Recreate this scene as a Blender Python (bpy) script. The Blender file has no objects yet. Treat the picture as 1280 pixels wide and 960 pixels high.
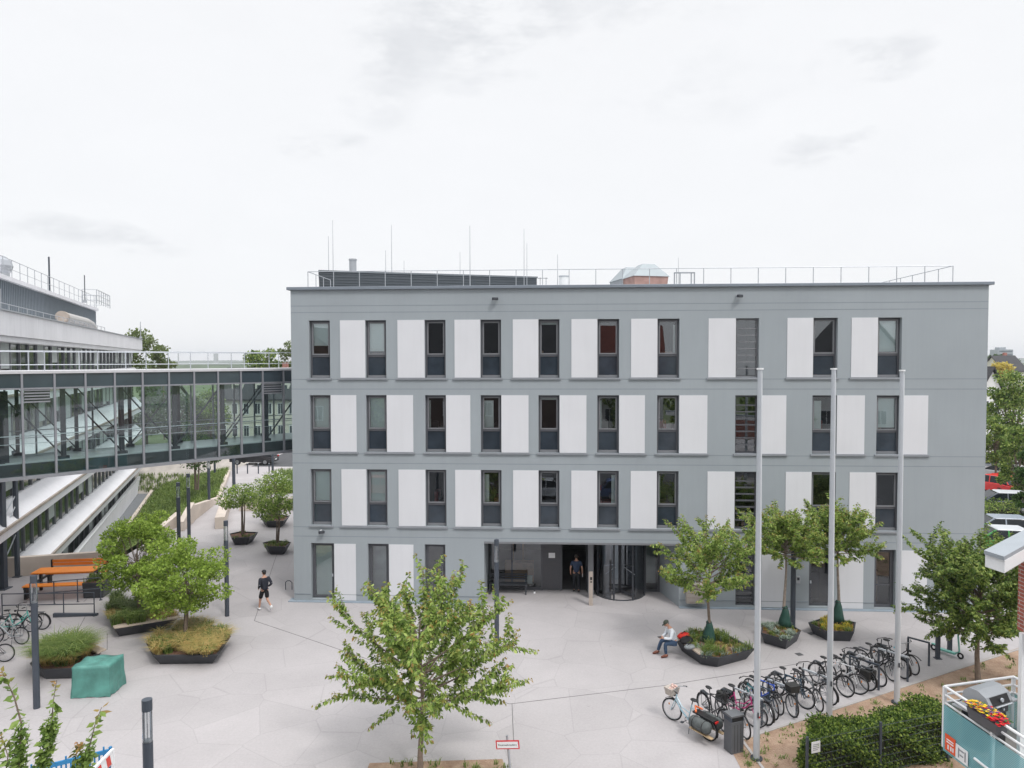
import bpy, bmesh, math, random
from mathutils import Vector, Matrix
R=math.radians; PI=math.pi
S=bpy.context.scene; COL=S.collection
random.seed(7)
# ---------------------------------------------------------------- camera maths (photo 1280x960)
FPX=887.0; CAMH=10.75; PITCH=math.atan(29.5/FPX); ROLL=0.0022
fw=Vector((0,math.cos(PITCH),-math.sin(PITCH))); up0=Vector((0,math.sin(PITCH),math.cos(PITCH))); rt0=Vector((1,0,0))
upv=up0*math.cos(ROLL)+rt0*math.sin(ROLL); rtv=rt0*math.cos(ROLL)-up0*math.sin(ROLL)
CAM=Vector((0,0,CAMH))
def ray(x,y): return fw*FPX+rtv*(x-640)+upv*(480-y)
def G(x,y,z=0.0):
    d=ray(x,y); t=(z-CAMH)/d.z; return CAM+d*t
def V(x,y,Y):
    d=ray(x,y); return CAM+d*(Y/d.y)
def PX(p):
    q=Vector(p)-CAM; d=q.dot(fw); return (640+FPX*q.dot(rtv)/d, 480-FPX*q.dot(upv)/d)
# ---------------------------------------------------------------- materials
MATS={}
def nt(name):
    m=bpy.data.materials.new(name); m.use_nodes=True; n=m.node_tree; n.nodes.clear()
    out=n.nodes.new('ShaderNodeOutputMaterial'); return m,n,out
def mat(name,col,rough=.7,var=.12,scale=3.0,metal=0.0,bump=0.0,bscale=60.0,spec=.4,fine=0.0,coords='Object',streak=0.0):
    if name in MATS: return MATS[name]
    m,n,out=nt(name); N=n.nodes; L=n.links
    b=N.new('ShaderNodeBsdfPrincipled'); L.new(b.outputs[0],out.inputs[0])
    b.inputs['Roughness'].default_value=rough; b.inputs['Metallic'].default_value=metal
    b.inputs['Specular IOR Level'].default_value=spec
    tc=N.new('ShaderNodeTexCoord')
    no=N.new('ShaderNodeTexNoise'); no.inputs['Scale'].default_value=scale; no.inputs['Detail'].default_value=5
    L.new(tc.outputs[coords],no.inputs['Vector'])
    r=N.new('ShaderNodeValToRGB'); a=1-var; c=1+var
    r.color_ramp.elements[0].position=.3; r.color_ramp.elements[1].position=.7
    r.color_ramp.elements[0].color=(col[0]*a,col[1]*a,col[2]*a,1); r.color_ramp.elements[1].color=(min(1,col[0]*c),min(1,col[1]*c),min(1,col[2]*c),1)
    L.new(no.outputs['Fac'],r.inputs[0]); L.new(r.outputs[0],b.inputs['Base Color'])
    if streak>0:
        mp=N.new('ShaderNodeMapping'); mp.inputs['Scale'].default_value=(3.2,3.2,.22); L.new(tc.outputs[coords],mp.inputs[0])
        ns=N.new('ShaderNodeTexNoise'); ns.inputs['Scale'].default_value=1.6; ns.inputs['Detail'].default_value=6; ns.inputs['Roughness'].default_value=.7; L.new(mp.outputs[0],ns.inputs['Vector'])
        ms=N.new('ShaderNodeMapRange'); ms.inputs[1].default_value=.45; ms.inputs[2].default_value=.75; ms.inputs[3].default_value=1.0; ms.inputs[4].default_value=1-streak; L.new(ns.outputs['Fac'],ms.inputs[0])
        vs=N.new('ShaderNodeVectorMath'); vs.operation='SCALE'; L.new(r.outputs[0],vs.inputs[0]); L.new(ms.outputs[0],vs.inputs['Scale']); L.new(vs.outputs[0],b.inputs['Base Color'])
    if bump>0:
        n2=N.new('ShaderNodeTexNoise'); n2.inputs['Scale'].default_value=bscale; n2.inputs['Detail'].default_value=3
        L.new(tc.outputs[coords],n2.inputs['Vector'])
        bp=N.new('ShaderNodeBump'); bp.inputs['Strength'].default_value=bump; bp.inputs['Distance'].default_value=.02
        L.new(n2.outputs['Fac'],bp.inputs['Height']); L.new(bp.outputs[0],b.inputs['Normal'])
    MATS[name]=m; return m
def leafmat(name,cols,tip=None,trans=.45):
    if name in MATS: return MATS[name]
    m,n,out=nt(name); N=n.nodes; L=n.links
    g=N.new('ShaderNodeNewGeometry'); r=N.new('ShaderNodeValToRGB'); r.color_ramp.interpolation='LINEAR'
    els=r.color_ramp.elements
    while len(els)<len(cols): els.new(.5)
    for i,c in enumerate(cols):
        els[i].position=i/(len(cols)-1); els[i].color=(*c,1)
    L.new(g.outputs['Random Per Island'],r.inputs[0])
    colout=r.outputs[0]
    if tip:
        at=N.new('ShaderNodeAttribute'); at.attribute_name='tip'
        mx=N.new('ShaderNodeMix'); mx.data_type='RGBA'; L.new(at.outputs['Fac'],mx.inputs[0]); L.new(colout,mx.inputs[6]); mx.inputs[7].default_value=(*tip,1)
        colout=mx.outputs[2]
    d=N.new('ShaderNodeBsdfPrincipled'); d.inputs['Roughness'].default_value=.55; d.inputs['Specular IOR Level'].default_value=.3
    t=N.new('ShaderNodeBsdfTranslucent'); mx2=N.new('ShaderNodeMixShader'); mx2.inputs[0].default_value=trans
    L.new(colout,d.inputs['Base Color']); L.new(colout,t.inputs[0]); L.new(d.outputs[0],mx2.inputs[1]); L.new(t.outputs[0],mx2.inputs[2]); L.new(mx2.outputs[0],out.inputs[0])
    MATS[name]=m; return m
def glassmat(name,tint=(.75,.8,.8),refl=.16,rough=0.0,gcol=(.9,.95,1),wob=0.0):
    if name in MATS: return MATS[name]
    m,n,out=nt(name); N=n.nodes; L=n.links
    t=N.new('ShaderNodeBsdfTransparent'); t.inputs[0].default_value=(*tint,1)
    g=N.new('ShaderNodeBsdfGlossy'); g.inputs['Roughness'].default_value=rough; g.inputs['Color'].default_value=(*gcol,1)
    f=N.new('ShaderNodeFresnel'); f.inputs['IOR'].default_value=1.5
    ad=N.new('ShaderNodeMath'); ad.operation='ADD'; ad.use_clamp=True; ad.inputs[1].default_value=refl
    L.new(f.outputs[0],ad.inputs[0]); mx=N.new('ShaderNodeMixShader'); L.new(ad.outputs[0],mx.inputs[0]); L.new(t.outputs[0],mx.inputs[1]); L.new(g.outputs[0],mx.inputs[2]); L.new(mx.outputs[0],out.inputs[0])
    if wob>0:
        tc=N.new('ShaderNodeTexCoord'); no=N.new('ShaderNodeTexNoise'); no.inputs['Scale'].default_value=.9; L.new(tc.outputs['Object'],no.inputs['Vector'])
        bp=N.new('ShaderNodeBump'); bp.inputs['Strength'].default_value=wob; bp.inputs['Distance'].default_value=.01; L.new(no.outputs['Fac'],bp.inputs['Height']); L.new(bp.outputs[0],g.inputs['Normal'])
    MATS[name]=m; return m
# ---------------------------------------------------------------- mesh builder
class MB:
    def __init__(s): s.v=[]; s.f=[]; s.tip=[]; s.M=None
    def pts(s,ps):
        b=len(s.v)
        if s.M is not None: ps=[s.M@Vector(p) for p in ps]
        s.v.extend([tuple(p) for p in ps]); return b
    def face(s,ps):
        b=s.pts(ps); s.f.append(tuple(range(b,b+len(ps))))
    def hexa(s,p):   # p: 4 bottom, 4 top (ccw)
        b=s.pts(p)
        for q in ((3,2,1,0),(4,5,6,7),(0,1,5,4),(1,2,6,5),(2,3,7,6),(3,0,4,7)): s.f.append(tuple(b+i for i in q))
    def box(s,c,d,rz=0.0,tap=1.0):
        x,y,z=[k/2 for k in d]; cs,sn=math.cos(rz),math.sin(rz)
        def P(a,b_,e,k): return (c[0]+a*k*cs-b_*k*sn, c[1]+a*k*sn+b_*k*cs, c[2]+e)
        s.hexa([P(-x,-y,-z,1),P(x,-y,-z,1),P(x,y,-z,1),P(-x,y,-z,1),P(-x,-y,z,tap),P(x,-y,z,tap),P(x,y,z,tap),P(-x,y,z,tap)])
    def beam(s,a,b,w,h):   # square section beam between points
        a=Vector(a); b=Vector(b); d=(b-a).normalized(); u=Vector((0,0,1)) if abs(d.z)<.95 else Vector((1,0,0))
        sd=d.cross(u).normalized()*w/2; uu=sd.cross(d).normalized()*h/2
        s.hexa([a-sd-uu,a+sd-uu,b+sd-uu,b-sd-uu,a-sd+uu,a+sd+uu,b+sd+uu,b-sd+uu])
    def tube(s,pts,r,n=8,cap=True):
        pts=[Vector(p) for p in pts]; k=len(pts)
        rs=r if isinstance(r,(list,tuple)) else [r]*k
        rings=[]; prev=None
        for i,p in enumerate(pts):
            d=(pts[min(i+1,k-1)]-pts[max(i-1,0)])
            if d.length<1e-9: d=Vector((0,0,1))
            d.normalize()
            if prev is None:
                u=Vector((0,0,1)) if abs(d.z)<.9 else Vector((1,0,0)); a=d.cross(u).normalized()
            else:
                a=(prev-d*prev.dot(d)); a=a.normalized() if a.length>1e-6 else d.orthogonal().normalized()
            prev=a; b=d.cross(a)
            rings.append(s.pts([p+(a*math.cos(2*PI*j/n)+b*math.sin(2*PI*j/n))*rs[i] for j in range(n)]))
        for i in range(k-1):
            A,B=rings[i],rings[i+1]
            for j in range(n): s.f.append((A+j,A+(j+1)%n,B+(j+1)%n,B+j))
        if cap:
            s.f.append(tuple(rings[0]+j for j in reversed(range(n)))); s.f.append(tuple(rings[-1]+j for j in range(n)))
    def prism(s,poly,z0,z1,poly2=None):
        n=len(poly); p2=poly2 or poly
        b=s.pts([(p[0],p[1],z0) for p in poly]+[(p[0],p[1],z1) for p in p2])
        s.f.append(tuple(b+i for i in reversed(range(n)))); s.f.append(tuple(b+n+i for i in range(n)))
        for i in range(n): j=(i+1)%n; s.f.append((b+i,b+j,b+n+j,b+n+i))
    def torus(s,c,ax,R_,r,n=28,m=6):
        ax=Vector(ax).normalized(); a=ax.orthogonal().normalized(); b=ax.cross(a); c=Vector(c)
        base=[]
        for i in range(n):
            t=2*PI*i/n; d=a*math.cos(t)+b*math.sin(t)
            base.append(s.pts([c+d*(R_+r*math.cos(2*PI*j/m))+ax*r*math.sin(2*PI*j/m) for j in range(m)]))
        for i in range(n):
            A,B=base[i],base[(i+1)%n]
            for j in range(m): s.f.append((A+j,B+j,B+(j+1)%m,A+(j+1)%m))
    def ell(s,c,r,n=12,m=8,fn=None):
        rows=[]
        for i in range(1,m):
            ph=PI*i/m; row=[]
            for j in range(n):
                t=2*PI*j/n; d=Vector((math.sin(ph)*math.cos(t),math.sin(ph)*math.sin(t),math.cos(ph)))
                k=fn(d) if fn else 1
                row.append((c[0]+d.x*r[0]*k,c[1]+d.y*r[1]*k,c[2]+d.z*r[2]*k))
            rows.append(s.pts(row))
        t=s.pts([(c[0],c[1],c[2]+r[2])]); b=s.pts([(c[0],c[1],c[2]-r[2])])
        for j in range(n):
            s.f.append((t,rows[0]+j,rows[0]+(j+1)%n)); s.f.append((b,rows[-1]+(j+1)%n,rows[-1]+j))
        for i in range(len(rows)-1):
            for j in range(n): s.f.append((rows[i]+j,rows[i+1]+j,rows[i+1]+(j+1)%n,rows[i]+(j+1)%n))
    def leaf(s,p,d,L,w,nrm,tip=0.0):
        sd=d.cross(nrm)
        if sd.length<1e-5: sd=d.orthogonal()
        sd=sd.normalized()*w*.5; q=p+d*(L*.45)-nrm*(w*.12)
        b=len(s.v); s.v.extend((tuple(p),tuple(q+sd),tuple(p+d*L),tuple(q-sd)))
        s.f.append((b,b+1,b+2,b+3)); s.tip.append(tip)
    def build(s,name,m,parent=None,smooth=False,bevel=0.0):
        me=bpy.data.meshes.new(name); me.from_pydata(s.v,[],s.f)
        if m: me.materials.append(m)
        if smooth: me.polygons.foreach_set('use_smooth',[True]*len(me.polygons))
        if s.tip and len(s.tip)==len(s.f):
            a=me.attributes.new('tip','FLOAT','FACE'); a.data.foreach_set('value',s.tip)
        me.update(); o=bpy.data.objects.new(name,me); COL.objects.link(o)
        if parent is not None: o.parent=parent
        if bevel>0:
            b=o.modifiers.new('b','BEVEL'); b.width=bevel; b.segments=2; b.limit_method='ANGLE'; b.angle_limit=R(40)
        return o
def empty(name,label,cat,loc=(0,0,0),rz=0.0,group=None):
    o=bpy.data.objects.new(name,None); COL.objects.link(o); o.location=loc; o.rotation_euler=(0,0,rz)
    o['label']=label; o['category']=cat
    if group: o['group']=group
    return o
def tag(o,label,cat,group=None):
    o['label']=label; o['category']=cat
    if group: o['group']=group
    return o
def struct(o,kind='structure'): o['kind']=kind; return o
def W2(root,p):   # world point -> root local (translation + rz)
    return Matrix.Rotation(-root.rotation_euler.z,3,'Z')@(Vector(p)-root.location)
def copy_tree(o,parent=None):
    c=o.copy(); COL.objects.link(c)
    if parent is not None: c.parent=parent
    for ch in [x for x in ALLCH(o)]: copy_tree(ch,c)
    return c
def ALLCH(o): return [x for x in bpy.data.objects if x.parent==o]
def relabel(o,label,group=None,cat=None):
    o['label']=label
    if group: o['group']=group
    if cat: o['category']=cat
    return o
# ---------------------------------------------------------------- palette
M_facade=mat('facade_render',(.312,.345,.37),.85,.04,.35,bump=.15,bscale=90,spec=.2,streak=.035)
M_panel=mat('white_panel',(.63,.638,.668),.75,.02,.8,bump=.08,bscale=80,spec=.2,streak=.03)
M_joint=mat('facade_joint',(.21,.24,.265),.9,.05)
M_frame=mat('anthracite_frame',(.085,.088,.10),.45,.06)
M_frame2=mat('grey_sash',(.185,.19,.205),.45,.05)
M_sill=mat('grey_sill',(.30,.32,.35),.4,.05,metal=.3)
M_dark=mat('dark_metal',(.045,.05,.06),.45,.1)
M_slate=mat('slate_steel',(.055,.066,.085),.45,.06)
M_black=mat('black_plastic',(.016,.016,.018),.5,.1)
M_white=mat('white_coat',(.78,.79,.80),.4,.03)
M_alu=mat('aluminium',(.50,.53,.57),.4,.03,metal=.2)
M_galv=mat('galvanised',(.42,.44,.47),.45,.08,metal=.5)
M_blind=mat('blind_fabric',(.78,.87,.86),.9,.03,2)
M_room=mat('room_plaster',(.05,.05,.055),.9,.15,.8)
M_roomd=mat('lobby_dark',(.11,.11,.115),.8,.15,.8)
M_lowp=mat('lower_glass_panel',(.032,.043,.057),.10,.25,1.5,spec=.45)
M_glass=glassmat('window_glass',(.88,.91,.91),.13,wob=.05)
M_glass2=glassmat('entrance_glass',(.7,.73,.74),.09)
M_bglass=glassmat('bridge_glass',(.70,.79,.785),.05)
M_beige=mat('beige_concrete',(.56,.49,.43),.9,.1,1.2,bump=.2,bscale=40)
M_wood=mat('pale_wood',(.48,.40,.33),.7,.12,8)
M_bark=mat('bark',(.20,.155,.125),.9,.25,9,bump=.4,bscale=40)
M_bark2=mat('pale_bark',(.30,.25,.215),.9,.25,9,bump=.4,bscale=40)
M_soil=mat('bark_mulch',(.17,.095,.065),.95,.35,14,bump=.6,bscale=50)
M_plant=mat('planter_steel',(.045,.048,.056),.5,.12,2)
M_tyre=mat('tyre_rubber',(.018,.018,.02),.8,.1)
M_rim=mat('rim_alloy',(.38,.39,.41),.35,.05,metal=.7)
M_asph=mat('asphalt',(.075,.077,.083),.92,.1,.8,bump=.2,bscale=60)
M_white_wall=mat('white_render_wall',(.72,.72,.71),.85,.04,.5)
def lines_slab(name,col,scale,jw,var):
    m,n,out=nt(name); N=n.nodes; L=n.links
    b=N.new('ShaderNodeBsdfPrincipled'); b.inputs['Roughness'].default_value=.85; b.inputs['Specular IOR Level'].default_value=.25; L.new(b.outputs[0],out.inputs[0])
    tc=N.new('ShaderNodeTexCoord'); vo=N.new('ShaderNodeTexVoronoi'); vo.feature='DISTANCE_TO_EDGE'; vo.inputs['Scale'].default_value=scale; vo.inputs['Randomness'].default_value=.85
    L.new(tc.outputs['Object'],vo.inputs['Vector'])
    mr=N.new('ShaderNodeMapRange'); mr.inputs[1].default_value=jw*scale*.4; mr.inputs[2].default_value=jw*scale*1.2; mr.inputs[3].default_value=.90; mr.inputs[4].default_value=1.0
    L.new(vo.outputs['Distance'],mr.inputs[0])
    v2=N.new('ShaderNodeTexVoronoi'); v2.inputs['Scale'].default_value=scale; v2.inputs['Randomness'].default_value=.85; L.new(tc.outputs['Object'],v2.inputs['Vector'])
    bw=N.new('ShaderNodeRGBToBW'); L.new(v2.outputs['Color'],bw.inputs[0])
    m2=N.new('ShaderNodeMapRange'); m2.inputs[3].default_value=.955; m2.inputs[4].default_value=1.04; L.new(bw.outputs[0],m2.inputs[0])
    no=N.new('ShaderNodeTexNoise'); no.inputs['Scale'].default_value=.35; no.inputs['Detail'].default_value=8; no.inputs['Roughness'].default_value=.65; L.new(tc.outputs['Object'],no.inputs['Vector'])
    m3=N.new('ShaderNodeMapRange'); m3.inputs[1].default_value=.3; m3.inputs[2].default_value=.7; m3.inputs[3].default_value=1-var; m3.inputs[4].default_value=1+var*.6; L.new(no.outputs['Fac'],m3.inputs[0])
    n4=N.new('ShaderNodeTexNoise'); n4.inputs['Scale'].default_value=14; n4.inputs['Detail'].default_value=4; L.new(tc.outputs['Object'],n4.inputs['Vector'])
    m4=N.new('ShaderNodeMapRange'); m4.inputs[1].default_value=.3; m4.inputs[2].default_value=.7; m4.inputs[3].default_value=.95; m4.inputs[4].default_value=1.04; L.new(n4.outputs['Fac'],m4.inputs[0])
    # small dark spots (gum, stains)
    v3=N.new('ShaderNodeTexVoronoi'); v3.inputs['Scale'].default_value=.9; L.new(tc.outputs['Object'],v3.inputs['Vector'])
    m5=N.new('ShaderNodeMapRange'); m5.inputs[1].default_value=.02; m5.inputs[2].default_value=.045; m5.inputs[3].default_value=.75; m5.inputs[4].default_value=1.0; L.new(v3.outputs['Distance'],m5.inputs[0])
    prev=mr.outputs[0]
    for q in (m2,m3,m4,m5):
        mu=N.new('ShaderNodeMath'); mu.operation='MULTIPLY'; L.new(prev,mu.inputs[0]); L.new(q.outputs[0],mu.inputs[1]); prev=mu.outputs[0]
    vm=N.new('ShaderNodeVectorMath'); vm.operation='SCALE'; vm.inputs[0].default_value=col; L.new(prev,vm.inputs['Scale']); L.new(vm.outputs[0],b.inputs['Base Color'])
    bp=N.new('ShaderNodeBump'); bp.inputs['Strength'].default_value=.25; bp.inputs['Distance'].default_value=.01; L.new(n4.outputs['Fac'],bp.inputs['Height']); L.new(bp.outputs[0],b.inputs['Normal'])
    return m
M_plaza=lines_slab('plaza_concrete',(.418,.396,.401),.52,.016,.095)
def brickmat(name,c1,c2,mortar,scale=1.0,w=.25,h=.075):
    m,n,out=nt(name); N=n.nodes; L=n.links
    b=N.new('ShaderNodeBsdfPrincipled'); b.inputs['Roughness'].default_value=.9; L.new(b.outputs[0],out.inputs[0])
    tc=N.new('ShaderNodeTexCoord'); sx=N.new('ShaderNodeSeparateXYZ'); L.new(tc.outputs['Object'],sx.inputs[0])
    ad=N.new('ShaderNodeMath'); L.new(sx.outputs[0],ad.inputs[0]); L.new(sx.outputs[1],ad.inputs[1])
    cx=N.new('ShaderNodeCombineXYZ'); L.new(ad.outputs[0],cx.inputs[0]); L.new(sx.outputs[2],cx.inputs[1])
    br=N.new('ShaderNodeTexBrick'); br.inputs['Scale'].default_value=scale; br.inputs['Brick Width'].default_value=w; br.inputs['Row Height'].default_value=h; br.inputs['Mortar Size'].default_value=.008
    br.inputs['Color1'].default_value=(*c1,1); br.inputs['Color2'].default_value=(*c2,1); br.inputs['Mortar'].default_value=(*mortar,1)
    L.new(cx.outputs[0],br.inputs['Vector']); L.new(br.outputs['Color'],b.inputs['Base Color']); return m
M_brick=brickmat('red_brick',(.36,.10,.07),(.28,.075,.055),(.42,.38,.34))
M_tile=brickmat('red_roof_tile',(.20,.05,.035),(.15,.04,.03),(.05,.02,.02),1,.25,.3)
M_slateroof=brickmat('dark_roof_tile',(.055,.055,.06),(.045,.045,.05),(.02,.02,.02),1,.25,.3)
LG_main=leafmat('leaf_cherry',[(.085,.15,.035),(.26,.38,.08),(.50,.60,.18)],tip=(.42,.20,.06))  # wide tone range: leaf variety plus painted-in crown highlights and dark interior
LG_lime=leafmat('leaf_lime',[(.16,.25,.04),(.28,.40,.065),(.42,.55,.11)])
LG_dark=leafmat('leaf_dark',[(.035,.08,.02),(.06,.12,.03),(.10,.18,.045)])
LG_mid=leafmat('leaf_mid',[(.05,.10,.025),(.16,.25,.055),(.40,.48,.13)])
LG_yel=leafmat('leaf_yellow',[(.35,.28,.05),(.5,.4,.08),(.6,.5,.12)])
LG_olive=leafmat('leaf_olive',[(.10,.14,.05),(.16,.2,.07),(.2,.26,.09)])
LG_hedge=leafmat('leaf_hedge',[(.03,.06,.015),(.09,.16,.03),(.36,.46,.09)])
GR_green=leafmat('grass_green',[(.09,.15,.035),(.16,.24,.055),(.28,.34,.10)],trans=.25)
GR_straw=leafmat('grass_straw',[(.58,.38,.14),(.45,.38,.13),(.68,.50,.22),(.28,.32,.09)],trans=.25)
FL_white=leafmat('blossom_white',[(.7,.72,.68),(.85,.85,.83)],trans=.3)
HAZE=0.00022
# ================================================================ SETTING
LDIR=Vector((-.3530,.9356,0)).normalized()         # long direction of the left building
L0=Vector((-35.9,65,0))                            # a point on its face
def LF(Y,z=0,off=0.0):                             # point on the left building's face at depth Y, pushed out by off
    t=(Y-L0.y)/LDIR.y; n=Vector((LDIR.y,-LDIR.x,0)); p=L0+LDIR*t+n*off; return Vector((p.x,p.y,z))
LOW=-3.7
g=MB(); n=40; SZ=6000
g.face([(-SZ,-400,LOW),(SZ,-400,LOW),(SZ,SZ,LOW),(-SZ,SZ,LOW)])
M_ground=mat('ground_fields',(.12,.15,.07),.95,.3,.02)
struct(g.build('ground',M_ground))
# plaza slab
A0=G(-420,726); A1=G(126,713); A2=G(200,668); A3=G(240,648); A4=G(273,624); A5=G(286,590)
pl=[(A0.x-30,-60),(260,-60),(260,150),(-14,150),(A5.x-1.5,95),(A5.x,A5.y),(A4.x,A4.y),(A3.x,A3.y),(A2.x,A2.y),(A1.x,A1.y),(A0.x-30,A0.y)]
g=MB(); g.prism(pl,LOW,0.0); struct(g.build('plaza',M_plaza))
g=MB(); g.face([(-60,-12,.004),(60,-12,.004),(60,10.6,.004),(-60,10.6,.004)]); struct(g.build('street',M_asph))
# road far side (left gap) and right car park
g=MB(); g.face([(-120,70,.004-0),(-17,68.6,.004),(30,68.6,.004),(30,84,.004),(-120,84,.004)])
g2=MB(); g2.prism([(-120,84),(-120,150),(-13,150),(A5.x-2,95),(A5.x-1,84)],LOW,0.0)
struct(g2.build('verge',M_ground))
gr=MB(); gr.face([(-140,77,LOW+.01),(-27.2,77,LOW+.01),(-27.2,84.1,-.02),(-140,84.1,-.02)]); struct(gr.build('embankment',mat('pale_gravel',(.40,.37,.34),.95,.15,1.2)))
g=MB(); g.face([(-140,84.3,.006),(-26.6,84.3,.006),(-26.6,72.0,.006),(30,69.5,.006),(30,90,.006),(-140,90,.006)]); struct(g.build('road',M_asph))
g=MB(); g.face([(20.8,31.2,.006),(60,31.2,.006),(90,75,.006),(24,75,.006)]); struct(g.build('parking_lot',mat('parking_paving',(.30,.285,.28),.95,.08,.7)))
g=MB()
for k in range(12):
    y=36+k*3.2; g.box((25.5+.62*(y-36),y,.012),(5,.1,.008))
g.build('parking_marking',mat('road_paint',(.7,.7,.7),.8,.1)); struct(bpy.data.objects['parking_marking'])
# expansion joints of the plaza
g=MB()
for a,b in (((347,690),(318,776)),((318,776),(410,807)),((410,807),(530,848)),((530,848),(637,880)),((637,880),(830,857)),((830,857),(925,842)),((925,842),(1002,829)),((640,880),(642,925)),((112,745),(93,764)),((134,792),(134,812)),((93,796),(107,770))):
    P=G(*a); Q=G(*b); g.beam(P+Vector((0,0,.002)),Q+Vector((0,0,.002)),.022,.008)
struct(g.build('paving_joint',mat('joint_dark',(.17,.165,.165),.9,.2)))
for i,(px,py) in enumerate(((999,818),(1014,792))):
    P=G(px,py); g=MB(); g.box((P.x,P.y,.006),(.22,.22,.012),.3); o=g.build('floor_drain',mat('drain_iron',(.09,.09,.095),.7,.2)); tag(o,'small square iron floor drain '+['left of the last flagpole','between the two planters with trees at the grey wall','in the open paving right of the foreground tree','left of the foreground tree','right of the green covered box'][i],'drain','floor drains in the paving')
# bed of bare soil on the right, kerb, bed at tree
def groundpoly(name,pts,z,m):
    g=MB(); g.face([(G(*p).x,G(*p).y,z) for p in pts]); return struct(g.build(name,m))
def soilmat():
    m,n,out=nt('bare_soil'); N=n.nodes; L=n.links
    b=N.new('ShaderNodeBsdfPrincipled'); b.inputs['Roughness'].default_value=.95; L.new(b.outputs[0],out.inputs[0])
    tc=N.new('ShaderNodeTexCoord'); no=N.new('ShaderNodeTexNoise'); no.inputs['Scale'].default_value=2.2; no.inputs['Detail'].default_value=10; no.inputs['Roughness'].default_value=.7; L.new(tc.outputs['Object'],no.inputs['Vector'])
    r=N.new('ShaderNodeValToRGB'); e=r.color_ramp.elements; e[0].position=.3; e[0].color=(.24,.15,.10,1); e[1].position=.7; e[1].color=(.43,.31,.225,1); L.new(no.outputs['Fac'],r.inputs[0]); L.new(r.outputs[0],b.inputs['Base Color'])
    bp=N.new('ShaderNodeBump'); bp.inputs['Strength'].default_value=.8; bp.inputs['Distance'].default_value=.04; n2=N.new('ShaderNodeTexNoise'); n2.inputs['Scale'].default_value=18; L.new(tc.outputs['Object'],n2.inputs['Vector']); L.new(n2.outputs['Fac'],bp.inputs['Height']); L.new(bp.outputs[0],b.inputs['Normal'])
    return m
M_bare=soilmat()
groundpoly('soil_bed',[(914,938),(927,925),(1276,809),(1500,738),(1700,900),(1500,1300),(1010,1120)],.008,M_bare)
e0=G(927,925); e1=G(1500,738)
g=MB(); g.beam(e0+Vector((0,0,.012)),e1+Vector((0,0,.012)),.08,.03); e2=G(914,938); g.beam(e0+Vector((0,0,.012)),G(990,1010)+Vector((0,0,.012)),.08,.03); struct(g.build('kerb',mat('kerb_concrete',(.38,.36,.35),.9,.08)))
groundpoly('tree_bed',[(462,954),(628,949),(650,1010),(440,1010)],.008,M_bare)
# weeds on the soil
def tufts(mb,c,n,h,spread,w=.012,rnd=random,droop=.5,lean=.5):
    for i in range(n):
        a=rnd.uniform(0,2*PI); r=spread*math.sqrt(rnd.random())
        p=Vector((c[0]+r*math.cos(a),c[1]+r*math.sin(a),c[2])); hh=h*rnd.uniform(.6,1.15)
        b=rnd.uniform(0,2*PI); out=Vector((math.cos(b),math.sin(b),0))
        q=p+out*hh*lean*.35+Vector((0,0,hh*.65)); t=p+out*hh*lean+Vector((0,0,hh*(1-.45*droop)))
        sd=Vector((-out.y,out.x,0))*w
        k=len(mb.v); mb.v.extend((tuple(p-sd),tuple(p+sd),tuple(q+sd*.8),tuple(q-sd*.8),tuple(t)))
        mb.f.append((k,k+1,k+2,k+3)); mb.f.append((k+3,k+2,k+4))
rw=random.Random(5); g=MB()
for i in range(420):
    x=rw.uniform(925,1400); 
    y=925-(x-927)*.333+rw.uniform(4,120)
    P=G(x,y,.01); tufts(g,P,rw.randint(4,12),rw.uniform(.05,.14),.10,.012,rw,.5,1.0)
for i in range(40):
    P=G(rw.uniform(465,640),rw.uniform(953,985),.01); tufts(g,P,9,rw.uniform(.08,.25),.07,.012,rw,.5,.8)
struct(g.build('weeds',GR_green),'stuff')
# grass bank between plaza edge and service lane
lane_r=[G(196,608,LOW),G(183,627,LOW),G(169,647,LOW)]
d=(lane_r[2]-lane_r[0]).normalized(); lane_n=[lane_r[0]-d*0, lane_r[0]+d*12, lane_r[0]+d*24, lane_r[0]+d*34, lane_r[0]+d*43]
edge=[A5+Vector((0,0,-.02)),(A5+A4)/2,A4,A3,A2]; edge=[Vector((p.x-.1,p.y,.25)) for p in edge]
g=MB()
for i in range(4):
    for j in range(4):
        a=[lane_n[i].lerp(edge[i],j/4),lane_n[i+1].lerp(edge[i+1],j/4),lane_n[i+1].lerp(edge[i+1],(j+1)/4),lane_n[i].lerp(edge[i],(j+1)/4)]
        g.face(a)
g.face([lane_n[4],A1+Vector((0,0,.2)),edge[4]]); 
struct(g.build('grass_bank',mat('turf',(.09,.15,.04),.95,.3,1.5)))
g=MB(); rw=random.Random(8)
for k in range(5200):
    i=rw.randrange(4); s=rw.random(); t=rw.random()**.8
    P=(lane_n[i].lerp(lane_n[i+1],s)).lerp(edge[i].lerp(edge[i+1],s),t)
    tufts(g,P,5,.5,.18,.02,rw,.6,.6)
for k in range(700):  # small mound on the right of the path
    P=G(rw.uniform(345,378),rw.uniform(590,617)); tufts(g,P,5,.55,.2,.022,rw,.6,.6)
for k in range(500):
    Y_=rw.uniform(77.2,80); P=Vector((rw.uniform(-42,-27.5),Y_,LOW+(Y_-77)/7.1*3.7)); tufts(g,P,5,.5,.25,.03,rw,.6,.6)
struct(g.build('grass',GR_green),'stuff')
g=MB(); g.face([p+Vector((0,0,.01)) for p in (G(179,609,LOW),G(197,608,LOW),G(90,762,LOW),G(60,760,LOW))]); struct(g.build('service_lane',mat('lane_asphalt',(.17,.18,.19),.9,.08)))
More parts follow.
